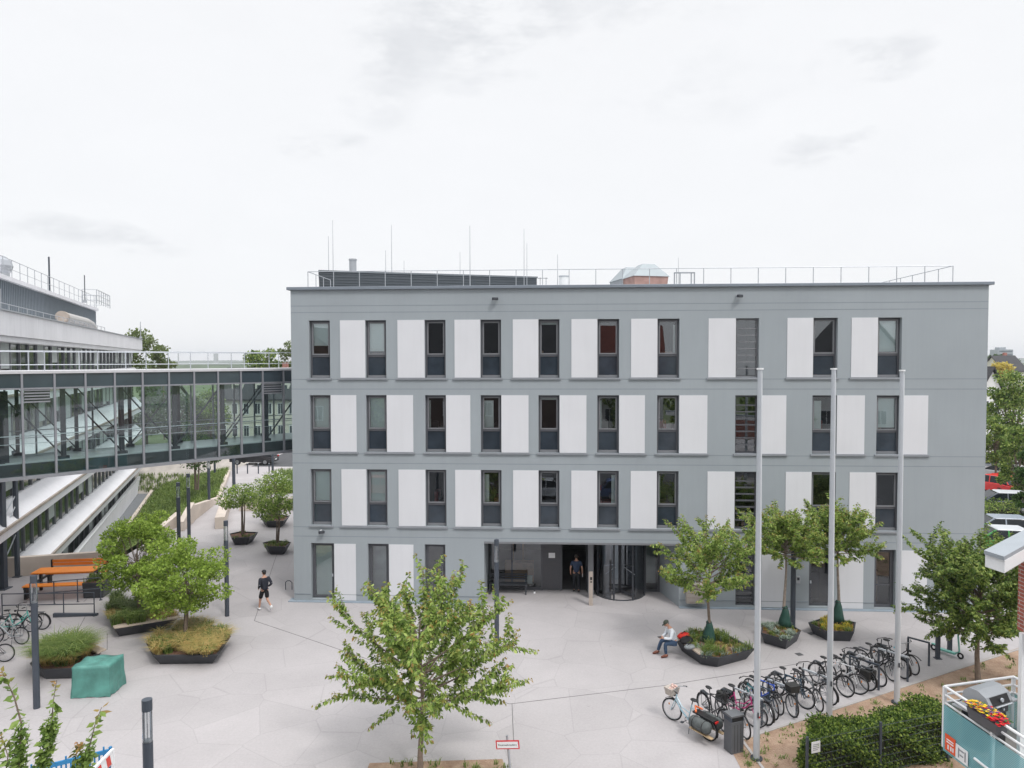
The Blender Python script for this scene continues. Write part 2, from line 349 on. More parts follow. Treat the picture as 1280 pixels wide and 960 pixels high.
# distant land
def ridge(name,Y,x0,x1,z0,amp,m,seed,step=40):
    rr=random.Random(seed); g=MB(); xs=[x0+(x1-x0)*i/200 for i in range(201)]
    ph=[rr.uniform(0,6.28) for _ in range(8)]
    def h(x): return z0+amp*(.5*math.sin(x/410+ph[0])+.3*math.sin(x/170+ph[1])+.15*math.sin(x/61+ph[2])+.08*math.sin(x/23+ph[3]))
    b=g.pts([(x,Y,LOW-1) for x in xs]+[(x,Y+150,h(x)) for x in xs]+[(x,Y+600,LOW-1) for x in xs])
    for i in range(200):
        g.f.append((b+i,b+i+1,b+202+i,b+201+i)); g.f.append((b+201+i,b+202+i,b+403+i,b+402+i))
    return struct(g.build(name,m,smooth=True))
ridge('hills',2900,-3500,4200,15,7,mat('wooded_hill',(.05,.08,.05),.95,.3,.01),3)
ridge('woodland',900,-1200,1500,6,4,mat('wooded_land',(.045,.075,.03),.95,.4,.05),9)
# ================================================================ MAIN BUILDING
F0=G(367.9,751); F1=G(1228,765)
ue=(F1-F0); FLEN=ue.length; ue.normalize(); un=Vector((ue.y,-ue.x,0))  # un faces the camera
def F(u,z,n=0.0): p=F0+ue*u+un*n; return Vector((p.x,p.y,z))
def FU(x,y,n=0.0):   # pixel -> (u,z) on the plane pushed out by n
    d=ray(x,y); o=F0+un*n; t=(o-CAM).dot(un)/d.dot(un); P=CAM+d*t; return ((P-o).dot(ue),P.z)
BD=15.0; ZT=13.87
SRC=lambda r:[( FU(x,r)[0]) for x in ()]
cols4=[(386.4,412.5),(456.8,482.7),(530.9,557),(600.6,626.4),(673.1,699.3),(746.8,774),(821.8,849.3),(919.7,948.6),(1016.4,1047),(1097,1127)]
YR=437
CU=[(FU(a,YR)[0],FU(b,YR)[0]) for a,b in cols4]
PL=[None]+[FU(x,YR)[0] for x in (425.3,497,568.2,641,714.2,788.8,885.4,983.8,1064)]
PRx=[445.7,516.6,588,660.7,733,806,884,982.5,1080.5,1159.6]
PR=[FU(x,529)[0] for x in PRx]
ROWS=[(3.42,5.94),(6.71,9.23),(9.99,12.53)]
B=empty('office_building','four storey grey rendered office building with tall dark windows and white panels','building',tuple(F0))
def FL(u,z,n=0.0): return F(u,z,n)-F0
opens=[]; wins=[]
for r,(z0,z1) in enumerate(ROWS):
    for c in range(10): opens.append((CU[c][0],CU[c][1],z0,z1)); wins.append((r+1,c,CU[c][0],CU[c][1],z0,z1))
gf=[(0,389,417.7,.10,2.62),(1,460,486,.08,2.62),(2,531,556.8,.08,2.62),(7,919.5,944,.08,2.62),(8,1011.5,1042,.10,2.62),(9,1093,1119.5,.08,2.62)]
for c,a,b_,z0,z1 in gf:
    u0=FU(a,715)[0]; u1=FU(b_,715)[0]; opens.append((u0,u1,z0,z1)); wins.append((0,c,u0,u1,z0,z1))
EU0=FU(605.3,715)[0]; EU1=FU(848.5,757)[0]; EZ=2.78
opens.append((EU0,EU1,0.0,EZ))
us=sorted(set([0,FLEN]+[o[0] for o in opens]+[o[1] for o in opens])); zs=sorted(set([0.0,ZT]+[o[2] for o in opens]+[o[3] for o in opens]))
g=MB()
for i in range(len(us)-1):
    for j in range(len(zs)-1):
        uc=(us[i]+us[i+1])/2; zc=(zs[j]+zs[j+1])/2
        if any(o[0]<uc<o[1] and o[2]<zc<o[3] for o in opens): continue
        g.face([FL(us[i],zs[j]),FL(us[i+1],zs[j]),FL(us[i+1],zs[j+1]),FL(us[i],zs[j+1])])
for (a,b_,z0,z1) in opens[:-1]:
    D=-.34
    g.face([FL(a,z0),FL(a,z0,D),FL(a,z1,D),FL(a,z1)]); g.face([FL(b_,z0),FL(b_,z1),FL(b_,z1,D),FL(b_,z0,D)])
    g.face([FL(a,z1),FL(a,z1,D),FL(b_,z1,D),FL(b_,z1)]); g.face([FL(a,z0),FL(b_,z0),FL(b_,z0,D),FL(a,z0,D)])
# sides, back, roof deck
g.face([FL(0,0),FL(0,ZT),FL(0,ZT,-BD),FL(0,0,-BD)]); g.face([FL(FLEN,0),FL(FLEN,0,-BD),FL(FLEN,ZT,-BD),FL(FLEN,ZT)])
g.face([FL(0,0,-BD),FL(0,ZT,-BD),FL(FLEN,ZT,-BD),FL(FLEN,0,-BD)]); g.face([FL(0,13.6),FL(FLEN,13.6),FL(FLEN,13.6,-BD),FL(0,13.6,-BD)])
# entrance recess side walls and soffit
RB=-2.05; EB=FU(824.5,740,RB)[0]
g.face([FL(EU0,0),FL(EU0,0,RB),FL(EU0,EZ,RB),FL(EU0,EZ)])
g.face([FL(EU1,0),FL(EU1,EZ),FL(EB,EZ,RB),FL(EB,0,RB)])
g.face([FL(EU0,EZ),FL(EU0,EZ,RB),FL(EB,EZ,RB),FL(EU1,EZ)])
g.build('facade_wall',M_facade,B)
# joints
g=MB()
for z in (13.17,12.88,9.93,9.50,6.63,6.21,3.35,2.93):
    g.hexa([FL(0.0,z-.012,-.01),FL(FLEN,z-.012,-.01),FL(FLEN,z-.012,.003),FL(0,z-.012,.003),FL(0,z+.012,-.01),FL(FLEN,z+.012,-.01),FL(FLEN,z+.012,.003),FL(0,z+.012,.003)]) if not any(False for _ in ()) else None
for a,b_ in ((0,FU(389,715)[0]),(FU(418,715)[0],FU(460,715)[0]),(FU(486,715)[0],FU(531,715)[0]),(FU(557,715)[0],EU0),(EU1,FU(919,715)[0]),(FU(944,715)[0],FU(1011,715)[0]),(FU(1042.5,715)[0],FU(1093,715)[0]),(FU(1120,715)[0],FLEN)):
    for z in (.32,): g.hexa([FL(a,z-.01,-.01),FL(b_,z-.01,-.01),FL(b_,z-.01,.022),FL(a,z-.01,.022),FL(a,z+.01,-.01),FL(b_,z+.01,-.01),FL(b_,z+.01,.022),FL(a,z+.01,.022)])
g.build('render_joint',M_joint,B)
# plinth strip and coping
g=MB()
def fbox(g,u0,u1,z0,z1,n0,n1): g.hexa([FL(u0,z0,n1),FL(u1,z0,n1),FL(u1,z0,n0),FL(u0,z0,n0),FL(u0,z1,n1),FL(u1,z1,n1),FL(u1,z1,n0),FL(u0,z1,n0)])
for q0_,q1_ in ((-.22,EU0),(EU1,FLEN+.2)):
    g=MB(); fbox(g,q0_,q1_,-.01,.035,-.3,.18); g.build('plinth',mat('blue_grey_plinth',(.26,.31,.36),.8,.08),B)
g=MB(); fbox(g,-.14,FLEN+.16,ZT,ZT+.13,-.5,.13); fbox(g,-.14,.36,ZT,ZT+.13,-BD-.1,-.5); fbox(g,FLEN-.3,FLEN+.16,ZT,ZT+.13,-BD-.1,-.5); fbox(g,.36,FLEN-.3,ZT,ZT+.13,-BD-.1,-BD+.4)
g.build('roof_coping',mat('coping_metal',(.22,.25,.29),.4,.05,metal=.4),B,bevel=.012)
g=MB(); fbox(g,EU0,EU1+.3,EZ-.085,EZ-.002,-.12,.012); g.build('entrance_header',M_frame2,B)
# interiors
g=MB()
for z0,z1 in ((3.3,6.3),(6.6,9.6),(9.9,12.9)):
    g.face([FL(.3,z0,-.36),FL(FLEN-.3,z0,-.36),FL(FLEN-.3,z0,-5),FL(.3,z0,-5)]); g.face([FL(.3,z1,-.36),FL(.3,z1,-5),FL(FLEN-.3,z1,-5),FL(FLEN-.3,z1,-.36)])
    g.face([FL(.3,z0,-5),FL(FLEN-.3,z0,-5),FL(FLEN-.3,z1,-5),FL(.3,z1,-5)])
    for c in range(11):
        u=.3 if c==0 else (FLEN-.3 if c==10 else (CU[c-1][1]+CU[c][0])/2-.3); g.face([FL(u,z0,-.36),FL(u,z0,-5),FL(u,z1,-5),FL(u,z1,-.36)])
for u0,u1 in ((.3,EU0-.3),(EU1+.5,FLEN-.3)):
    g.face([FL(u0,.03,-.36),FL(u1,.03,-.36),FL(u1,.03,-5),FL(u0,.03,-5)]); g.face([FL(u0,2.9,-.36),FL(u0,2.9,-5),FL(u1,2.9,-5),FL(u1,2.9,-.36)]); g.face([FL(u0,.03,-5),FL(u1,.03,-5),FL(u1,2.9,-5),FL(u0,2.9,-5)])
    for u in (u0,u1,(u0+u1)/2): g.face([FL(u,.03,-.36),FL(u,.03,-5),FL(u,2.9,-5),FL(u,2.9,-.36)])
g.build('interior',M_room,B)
# some furniture glimpsed inside: lamps, shelves
rr=random.Random(3)
g=MB()
for (r,c,u0,u1,z0,z1) in wins:
    if c==7: continue
    for q in range(2):
        uu=rr.uniform(u0,u1); w=rr.uniform(.15,.5); zz=z0+rr.uniform(.8,1.4); g=MB(); fbox(g,uu-w/2,uu+w/2,z0-.05,zz,-rr.uniform(1.6,2.4),-rr.uniform(.9,1.3)); g.build('office_furniture',mat(*rr.choice([('furniture_oak',(.34,.24,.16)),('furniture_dark',(.06,.06,.07)),('furniture_white',(.55,.55,.55)),('furniture_red',(.35,.07,.05))])),B)
# panels + sills
gs=MB(); bigs=[]
def panel(u0,u1,z0,z1):
    g=MB(); fbox(g,u0,u1,z0,z1,-.05,.02); g.build('white_panel',M_panel,B)
def sill(u0,u1,z):
    g=MB(); fbox(g,u0-.07,u1+.07,z-.075,z-.002,-.30,.075); g.build('window_sill',M_sill,B)
for r,(z0,z1) in enumerate(ROWS):
    for c in range(10):
        u0,u1=CU[c]
        if r in (0,2):
            if c>0: panel(PL[c],u0-.005,z0+.01,z1); sill(PL[c],u1,z0)
            else: sill(u0,u1,z0)
        else: panel(u1+.005,PR[c],z0+.01,z1); sill(u0,PR[c],z0)
for a,b_ in ((418.2,445),(486.6,517),(952,981),(1048,1079),(1127,1158.6)):
    panel(FU(a,715)[0],FU(b_,715)[0],.06,2.60)
# windows
def frame_rect(g,u0,u1,z0,z1,w,n0,n1):
    fbox(g,u0,u0+w,z0,z1,n0,n1); fbox(g,u1-w,u1,z0,z1,n0,n1); fbox(g,u0+w,u1-w,z1-w,z1,n0,n1); fbox(g,u0+w,u1-w,z0,z0+w,n0,n1)
blind={(3,0):.72,(3,1):.9,(3,9):.96,(2,0):1.0,(2,1):1.0,(2,9):.93,(1,0):.97,(1,1):1.0,(2,4):.08,(3,6):0}
half={(2,3):(.0,.62),(1,3):(.0,.32),(2,2):(0,.12),(1,5):(.75,1.0),(3,2):(.9,1),(2,5):(.0,.15),(3,6):(.86,1.0),(1,6):(0,.14),(2,8):(.1,.5)}
rn=random.Random(11)
for (r,c,u0,u1,z0,z1) in wins:
    g=MB(); frame_rect(g,u0+.003,u1-.003,z0+.003,z1-.003,.075,-.27,-.19)
    zt=z0+(z1-z0)*.385
    if r>0 and c!=7:
        fbox(g,u0+.078,u1-.078,zt-.05,zt+.04,-.265,-.195)
        w=g.build('window',M_frame,B)
        g=MB(); frame_rect(g,u0+.08,u1-.08,zt+.042,z1-.08,.055,-.25,-.175); g.build('sash',M_frame2,w)
        g=MB(); g.face([FL(u0+.13,zt+.09,-.22),FL(u1-.13,zt+.09,-.22),FL(u1-.13,z1-.13,-.22),FL(u0+.13,z1-.13,-.22)]); g.build('pane',M_glass,w)
        g=MB(); fbox(g,u0+.078,u1-.078,z0+.12,zt-.055,-.25,-.225); g.build('lower_panel',M_lowp,w)
        g=MB(); fbox(g,u0+.05,u1-.05,z0+.01,z0+.115,-.25,-.17); g.build('bottom_rail',M_frame2,w)
        if (r,c) in blind and blind[(r,c)]>0:
            k=blind[(r,c)]; zz=z1-.1-(z1-.1-zt-.06)*k
            g=MB(); fbox(g,u0+.1,u1-.1,zz,z1-.09,-.30,-.285); g.build('blind',M_blind,w)
        elif (r,c) in half:
            a,b2=half[(r,c)]; ww=u1-u0-.2; g=MB(); fbox(g,u0+.1+ww*a,u0+.1+ww*b2,zt+.05,z1-.25,-.42,-.40); g.build('blind',M_blind,w)
        elif rn.random()<.4:
            g=MB(); fbox(g,u0+.09,u1-.09,z1-.22,z1-.09,-.30,-.285); g.build('blind',M_blind,w)
    elif c==7:
        k=8 if r!=0 else 9
        for i in range(1,k): 
            z=z0+(z1-z0)*(.04+.9*i/k); fbox(g,u0+.078,u1-.078,z-.022,z+.022,-.24,-.12)
        w=g.build('window',M_frame2 if r==3 else M_frame,B)
        g=MB(); g.face([FL(u0+.07,z0+.1,-.23),FL(u1-.07,z0+.1,-.23),FL(u1-.07,z1-.07,-.23),FL(u0+.07,z1-.07,-.23)]); g.build('pane',M_glass,w)
    else:
        w=g.build('door' if c in (0,8) else 'window',M_frame,B)
        g=MB(); frame_rect(g,u0+.08,u1-.08,z0+.05,z1-.08,.07,-.25,-.18); 
        if c==9 or c==2: fbox(g,u0+.15,u1-.15,z0+.95,z0+1.0,-.24,-.19)
        g.build('sash',M_frame,w)
        g=MB(); g.face([FL(u0+.14,z0+.1,-.22),FL(u1-.14,z0+.1,-.22),FL(u1-.14,z1-.14,-.22),FL(u0+.14,z1-.14,-.22)]); g.build('pane',M_glass if c!=9 else M_glass2,w)
        if c==0: g=MB(); fbox(g,u0+.12,u1-.12,z0+.12,z1-.12,-.27,-.25); g.build('blind',mat('frosted',(.62,.71,.70),.5,.03),w)
        if c==1: g=MB(); fbox(g,u0+.12,u1-.12,z0+.12,z1-.12,-.5,-.48); g.build('blind',mat('grey_blind',(.26,.30,.32),.7,.3,1.2),w)
        if c in (0,8):
            g=MB(); uu=u1-.12 if c==0 else u0+.12; fbox(g,uu-.03,uu+.03,1.08,1.2,-.19,-.13); g.build('door_handle',M_alu,w)
        if c==8:
            g=MB(); uu=(u0+u1)/2; fbox(g,uu-.13,uu+.13,1.95,2.03,-.18,-.172); g.build('notice',M_white,w)
# security cameras, intercom, letterbox
def wallcam(px,py,label,small=False):
    u,z=FU(px,py); c=F(u,z); e=empty('security_camera',label,'camera',tuple(c))
    g=MB(); g.tube([un*0,un*.14+Vector((0,0,-.02))],.03,8); g.build('bracket',M_white,e)
    g=MB(); g.box(tuple(un*.2+ue*.08+Vector((0,0,-.05))),(.26,.13,.12),math.atan2(ue.y,ue.x)+.5); g.build('housing',M_dark,e,bevel=.02)
wallcam(617,372.5,'small dark security camera below the roof edge, over the fourth window column from the left')
wallcam(921,369,'small dark security camera below the roof edge, above the slatted window column')
wallcam(401.5,662.5,'small camera on the grey wall above the far left ground floor door')
u,z=FU(869,741); c=F(u,0)
e=empty('letterbox_unit','beige metal letterbox unit mounted on the grey wall beside the entrance recess','letterbox',tuple(c))
g=MB(); uu=ue; z0=FU(869,752)[1]; z1=FU(869,728)[1]
def rbox(g,o,u0,u1,z0,z1,n0,n1):
    def Q(a,z,n): return ue*a+un*n+Vector((0,0,z))
    g.hexa([Q(u0,z0,n1),Q(u1,z0,n1),Q(u1,z0,n0),Q(u0,z0,n0),Q(u0,z1,n1),Q(u1,z1,n1),Q(u1,z1,n0),Q(u0,z1,n0)])
rbox(g,c,-.42,.36,z0,z1,.0,.28); g.build('cabinet',mat('beige_metal',(.36,.32,.29),.5,.06),e,bevel=.01)
for i in range(4):
    for j in range(2): g=MB(); rbox(g,c,-.38+.37*j,-.05+.37*j,z0+.06+i*(z1-z0-.1)/4,z0+.06+i*(z1-z0-.1)/4+.02,.282,.286); g.build('mail_slot',mat('beige_dark',(.25,.22,.2),.5,.05),e)
u,z=FU(997,724); e=empty('intercom','small steel intercom box on the grey wall right of the tree trunk','intercom',tuple(F(u,z)))
g=MB(); rbox(g,0,-.09,.09,-.16,.16,0,.09); g.build('housing',M_galv,e,bevel=.01); g=MB(); rbox(g,0,-.05,.05,-.02,.1,.09,.095); g.build('speaker_grille',M_dark,e)
# hook pipe at left edge
# ---------------------------------------------------------------- entrance
FR=lambda px,py,n: FU(px,py,n)[0]
g=MB(); zt=EZ
fr=MB()
xs=[607,612,676,680,701,704]
uG=[FR(x,715,RB) for x in (600,677.5,701.5,733,739,806,824.5)]
fbox(fr,uG[0],uG[1],0,.14,RB-.04,RB+.04); fbox(fr,uG[0],EB,EZ-.12,EZ-.002,RB-.04,RB+.04)
for u in (uG[1],uG[2],uG[5],EB-.05): fbox(fr,u-.05,u+.05,0,EZ-.12,RB-.05,RB+.05)
fbox(fr,FR(640,700,RB)-.03,FR(640,700,RB)+.03,.14,EZ-.12,RB-.04,RB+.04)
fbox(fr,uG[5]+.05,EB-.1,0,.1,RB-.04,RB+.04)
fr.build('entrance_frame',M_frame,B)
def pane(u0,u1,z0,z1,n,m=M_glass2,name='entrance_pane'):
    g=MB(); g.face([FL(u0,z0,n),FL(u1,z0,n),FL(u1,z1,n),FL(u0,z1,n)]); return g.build(name,m,B)
pane(uG[0],FR(640,700,RB)-.03,.14,EZ-.12,RB); pane(FR(640,700,RB)+.03,uG[1]-.05,.14,EZ-.12,RB); pane(uG[5]+.05,EB-.1,.1,EZ-.12,RB)
g=MB(); fbox(g,uG[1]+.05,uG[2]-.05,.02,EZ-.12,RB-.04,RB+.03); sd=g.build('side_door',mat('mesh_grey_door',(.085,.085,.095),.5,.1,20),B)
g=MB(); uu=(uG[1]+uG[2])/2; fbox(g,uu-.14,uu+.16,1.52,1.76,RB+.032,RB+.036); g.build('notice',M_white,sd)
# door leaf standing open, and support post
hp=FL(uG[3],0,RB); dv=(un*.93+ue*.18).normalized()
g=MB(); g.beam(hp+Vector((0,0,1.3)),hp+dv*1.05+Vector((0,0,1.3)),.05,2.5); 
lf=MB(); 
for a,b_,z0,z1 in ((0,.08,.03,2.6),(.97,1.05,.03,2.6),(0,1.05,.03,.16),(0,1.05,2.48,2.6)):
    P=hp+dv*a; Q=hp+dv*b_; lf.beam(P+Vector((0,0,(z0+z1)/2)),Q+Vector((0,0,(z0+z1)/2)),.06,z1-z0)
lo=lf.build('door_leaf',M_dark,B); g=MB(); P=hp+dv*.08; Q=hp+dv*.97; g.face([P+Vector((0,0,.16)),Q+Vector((0,0,.16)),Q+Vector((0,0,2.48)),P+Vector((0,0,2.48))]); g.build('pane',M_glass2,lo)
g=MB(); nn=Vector((-dv.y,dv.x,0)); P=hp+dv*.5-nn*.0; g.beam(P-dv*.1+Vector((0,0,1.55))-nn*.012,P+dv*.1+Vector((0,0,1.55))-nn*.012,.006,.3); g.build('notice',M_white,lo)
g=MB(); P=hp+dv*.95-nn*.05; g.tube([P+Vector((0,0,.9)),P+Vector((0,0,2.0))],.02,8); g.build('door_handle',M_alu,lo)
# revolving door
rc=FL(FR(774,738,RB),0,RB+.25); rad=1.13
rv=MB()
def arc(g,a0,a1,r,z0,z1,n=10,thick=.03,c=rc):
    for i in range(n):
        t0=a0+(a1-a0)*i/n; t1=a0+(a1-a0)*(i+1)/n
        p=[c+Vector((math.cos(t)*rr_,math.sin(t)*rr_,0)) for t,rr_ in ((t0,r),(t1,r),(t1,r-thick),(t0,r-thick))]
        g.hexa([q+Vector((0,0,z0)) for q in p]+[q+Vector((0,0,z1)) for q in p])
cyl=[(rc.x+math.cos(2*PI*i/32)*(rad+.02),rc.y+math.sin(2*PI*i/32)*(rad+.02)) for i in range(32)]
rv.prism(cyl,EZ-.2,EZ-.004)
arc(rv,0,2*PI,rad+.01,.0,.04,32,.05)
for a in (R(-68),R(-112),R(-20),R(-160),R(112),R(68)): 
    p=rc+Vector((math.cos(a)*rad,math.sin(a)*rad,0)); rv.tube([p,p+Vector((0,0,EZ-.2))],.045,6)
rvo=rv.build('revolving_door',M_dark,B)
g=MB(); arc(g,R(-62),R(-20),rad-.01,.05,EZ-.2,8,.012); arc(g,R(-160),R(-118),rad-.01,.05,EZ-.2,8,.012); g.build('drum_glass',glassmat('drum_glass',(.45,.47,.5),.10),rvo)
for k in range(4):
    a=R(38+90*k); d_=Vector((math.cos(a),math.sin(a),0)); w=MB()
    for r0,r1,z0,z1 in ((.03,.08,.05,2.55),(1.02,1.08,.05,2.55),(.03,1.08,.05,.17),(.03,1.08,2.45,2.55)):
        zc=(z0+z1)/2; w.beam(rc+d_*r0+Vector((0,0,zc)),rc+d_*r1+Vector((0,0,zc)),.04,z1-z0)
    w.build('door_wing',M_frame,rvo)
    w=MB(); w.face([rc+d_*.08+Vector((0,0,.17)),rc+d_*1.02+Vector((0,0,.17)),rc+d_*1.02+Vector((0,0,2.45)),rc+d_*.08+Vector((0,0,2.45))]); w.build('wing_pane',M_glass2,rvo)
    w=MB(); w.tube([rc+d_*.3+Vector((0,0,1.25)),rc+d_*.95+Vector((0,0,1.05))],.018,6); w.build('push_bar',M_alu,rvo)
g=MB(); fbox(g,uG[3]+.02,uG[4]+.04,0,EZ-.09,RB+.9,RB+1.06); g.build('entrance_pillar',M_frame2,B)
# lobby
g=MB(); u0=EU0-.1; u1=EB+.4; n0=RB-.06; n1=RB-7
g.face([FL(u0,.01,n0),FL(u1,.01,n0),FL(u1,.01,n1),FL(u0,.01,n1)]); g.face([FL(u0,EZ,n0),FL(u0,EZ,n1),FL(u1,EZ,n1),FL(u1,EZ,n0)]); g.face([FL(u0,0,n1),FL(u1,0,n1),FL(u1,EZ,n1),FL(u0,EZ,n1)])
g.face([FL(u0,0,n0),FL(u0,0,n1),FL(u0,EZ,n1),FL(u0,EZ,n0)]); g.face([FL(u1,0,n0),FL(u1,EZ,n0),FL(u1,EZ,n1),FL(u1,0,n1)])
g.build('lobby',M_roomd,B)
g=MB(); fbox(g,uG[0]+1.1,uG[0]+2.5,0,.95,RB-1.6,RB-1.1); fbox(g,uG[0]+1.4,uG[0]+1.5,0,2.5,RB-2.2,RB-2.1); fbox(g,uG[0]+1.9,uG[0]+2.0,0,2.5,RB-2.2,RB-2.1); g.build('reception_desk',mat('lobby_wood',(.35,.22,.12),.6,.2,4),B)
g=MB(); fbox(g,uG[5]+.1,EB-.15,.3,2.5,RB-.35,RB-.33); g.build('screen_wall',mat('pale_green_screen',(.30,.36,.35),.7,.1),B)
# dark bench and stele at the entrance
P=G(652,742); e=empty('bench','dark metal bench standing in front of the glazed lobby at the entrance','bench',tuple(P),math.atan2(ue.y,ue.x))
def part(name,m,par,fn,bevel=0.0,smooth=False):
    g=MB(); fn(g); return g.build(name,m,par,bevel=bevel,smooth=smooth)
part('seat',M_dark,e,lambda g:[g.box((-.62,y,.45),(1.75,.09,.035)) for y in (-.16,-.04,.08,.2)],.005)
part('backrest',M_dark,e,lambda g:[g.box((-.62,.3+.02*k,.6+.1*k),(1.75,.03,.07)) for k in range(3)],.005)
for s in (-1.45,.2): part('leg',M_dark,e,lambda g:(g.box((s,-.15,.24),(.06,.06,.48)),g.box((s,.28,.44),(.06,.06,.88)),g.box((s,.05,.42),(.06,.5,.05)),g.box((s,.05,.66),(.06,.45,.04))))
P=G(738.5,756.5); e=empty('access_stele','tall beige steel card reader stele in front of the revolving door','stele',tuple(P),math.atan2(ue.y,ue.x))
part('column',mat('beige_steel',(.45,.39,.34),.4,.05,metal=.2),e,lambda g:g.box((0,0,.74),(.17,.12,1.48)),.008)
part('reader_panel',M_black,e,lambda g:(g.box((0.01,-.064,1.2),(.09,.008,.13)),g.box((0.01,-.064,1.05),(.08,.008,.06))))
P=G(668,741.5); e=empty('floor_light','tiny round white floor light by the entrance bench','light',tuple(P)); part('base',M_white,e,lambda g:g.tube([(0,0,0),(0,0,.09)],[.06,.04],10)); part('cap',M_dark,e,lambda g:g.tube([(0,0,.09),(0,0,.12)],.045,10))
P=G(661,737); e=empty('waste_basket','pale green waste basket at the end of the entrance bench','basket',tuple(P+Vector((0,.2,0))))
part('basket_body',mat('pale_mint',(.45,.55,.52),.6,.05),e,lambda g:g.box((0,0,.42),(.34,.2,.36),0,1.05),.01); part('stand',M_dark,e,lambda g:g.box((0,0,.12),(.05,.05,.25)))
e=empty('grab_rail','short bent steel rail beside the left corner of the grey building','rail',tuple(G(365,737)))
part('hoop',M_slate,e,lambda g:g.tube([(0,0,0),(0,0,.35),(-.1,0,.42),(-.22,0,.42),(-.3,0,.35),(-.3,0,0)],.02,8))
# ================================================================ ROOFTOP
RZ=13.6
def worldpart(name,m,root,fn,bevel=0.0,smooth=False):   # fn draws in world coordinates
    g=MB(); g.M=(Matrix.Rotation(-root.rotation_euler.z,4,'Z')@Matrix.Translation(-root.location)); fn(g); return g.build(name,m,root,bevel=bevel,smooth=smooth)
def railing(label,pts,h,step,m,bars=(1.0,.5),r=.02,group=None,name='roof_railing'):
    e=empty(name,label,'railing',tuple(pts[0]),0,group); pts=[Vector(p) for p in pts]
    for a,b in zip(pts,pts[1:]):
        n=max(1,round((b-a).length/step))
        for i in range(n+1):
            if i==0 and a is not pts[0]: continue
            p=a.lerp(b,i/n); worldpart('post',m,e,lambda g:g.tube([p,p+Vector((0,0,h))],r,6))
    for k in bars: worldpart('rail',m,e,lambda g:[g.tube([a+Vector((0,0,h*k)),b+Vector((0,0,h*k))],r*(1 if k>.9 else .7),6) for a,b in zip(pts,pts[1:])])
    return e
ra=F(FU(385,355,-1.6)[0],RZ,-1.6); rb=F(FU(1191,350,-1.6)[0],RZ,-1.6); rc_=F(FU(1191,350,-1.6)[0],RZ,-11)
railing('long thin galvanised railing along the flat roof of the grey building',[F(FU(385,355,-1.6)[0],RZ,-5),ra,rb,rc_],1.28,1.2,M_galv,(1.0,.35),.018)
# plant room
a=V(399,340,41.5); b=V(671,346,45.0)
e=empty('plant_room','long dark grey louvred plant room on the left half of the roof','plant room',(a.x,a.y,RZ))
da=Vector((b.x-a.x,b.y-a.y,0)); nb=Vector((-da.y,da.x,0)).normalized()
zA=V(399,337.5,41.5).z
A_=Vector((a.x,a.y,0)); B_=Vector((b.x,b.y,0)); C_=B_+nb*6; D_=A_+nb*6-da.normalized()*0
worldpart('wall',mat('plant_cladding',(.07,.082,.095),.6,.05,1),e,lambda g:g.prism([tuple(A_)[:2],tuple(B_)[:2],tuple(C_)[:2],tuple(D_)[:2]],RZ,zA-.1))
worldpart('roof_edge',mat('cladding_edge',(.17,.19,.21),.5,.05),e,lambda g:g.prism([tuple(A_-nb*.05-da.normalized()*.05)[:2],tuple(B_-nb*.05+da.normalized()*.05)[:2],tuple(C_)[:2],tuple(D_)[:2]],zA-.1,zA))
def slats(g):
    for i in range(14):
        z=RZ+.15+i*.16; g.beam(A_-nb*.01+Vector((0,0,z)),B_-nb*.01+Vector((0,0,z)),.04,.03)
worldpart('louvre',mat('louvre_metal',(.095,.11,.125),.5,.05),e,slats)
# lightning rods
for (px,top,Y,lab) in ((410.5,295,43,'short thin rod, leftmost on the roof, close beside a taller one'),(415.8,275,44,'very tall thin rod at the left end of the plant room'),(482,313,45,'short rod just left of the second tall rod'),(489.3,281,44,'tall thin rod right of the chimney pipe'),(505,326,46,'very short rod above the middle of the plant room'),(575,315,46,'short rod left of the tall middle rod'),(587.3,282,38,'tall rod rising in front of the plant room near its middle'),(655,286,43,'tall rod near the right end of the plant room'),(658.6,304,44,'shorter rod directly right of the right-hand tall rod'),(697,318,40,'faint thin rod beside the small white roof box'),(848,322,48,'faint thin rod behind the ladder frame on the roof')):
    zt=V(px,top,Y).z; x=V(px,top,Y).x
    e=empty('lightning_rod',lab+' of the grey building' if 'building' not in lab else lab,'lightning rod',(x,Y,RZ),0,'lightning rods on the grey roof')
    worldpart('rod',M_galv,e,lambda g:g.tube([(x,Y,RZ),(x,Y,RZ+(zt-RZ)*.5),(x,Y,zt)],[.028,.022,.012],6)); worldpart('foot',M_beige,e,lambda g:g.tube([(x,Y,RZ),(x,Y,RZ+.12)],.2,10))
p=V(441,324,44); e=empty('chimney_pipe','short grey chimney pipe sticking up behind the plant room','chimney',(p.x,44,RZ))
worldpart('pipe',M_galv,e,lambda g:g.tube([(p.x,44,RZ),(p.x,44,p.z)],.22,14),smooth=False); worldpart('rim',M_galv,e,lambda g:g.tube([(p.x,44,p.z-.08),(p.x,44,p.z+.01)],.25,14))
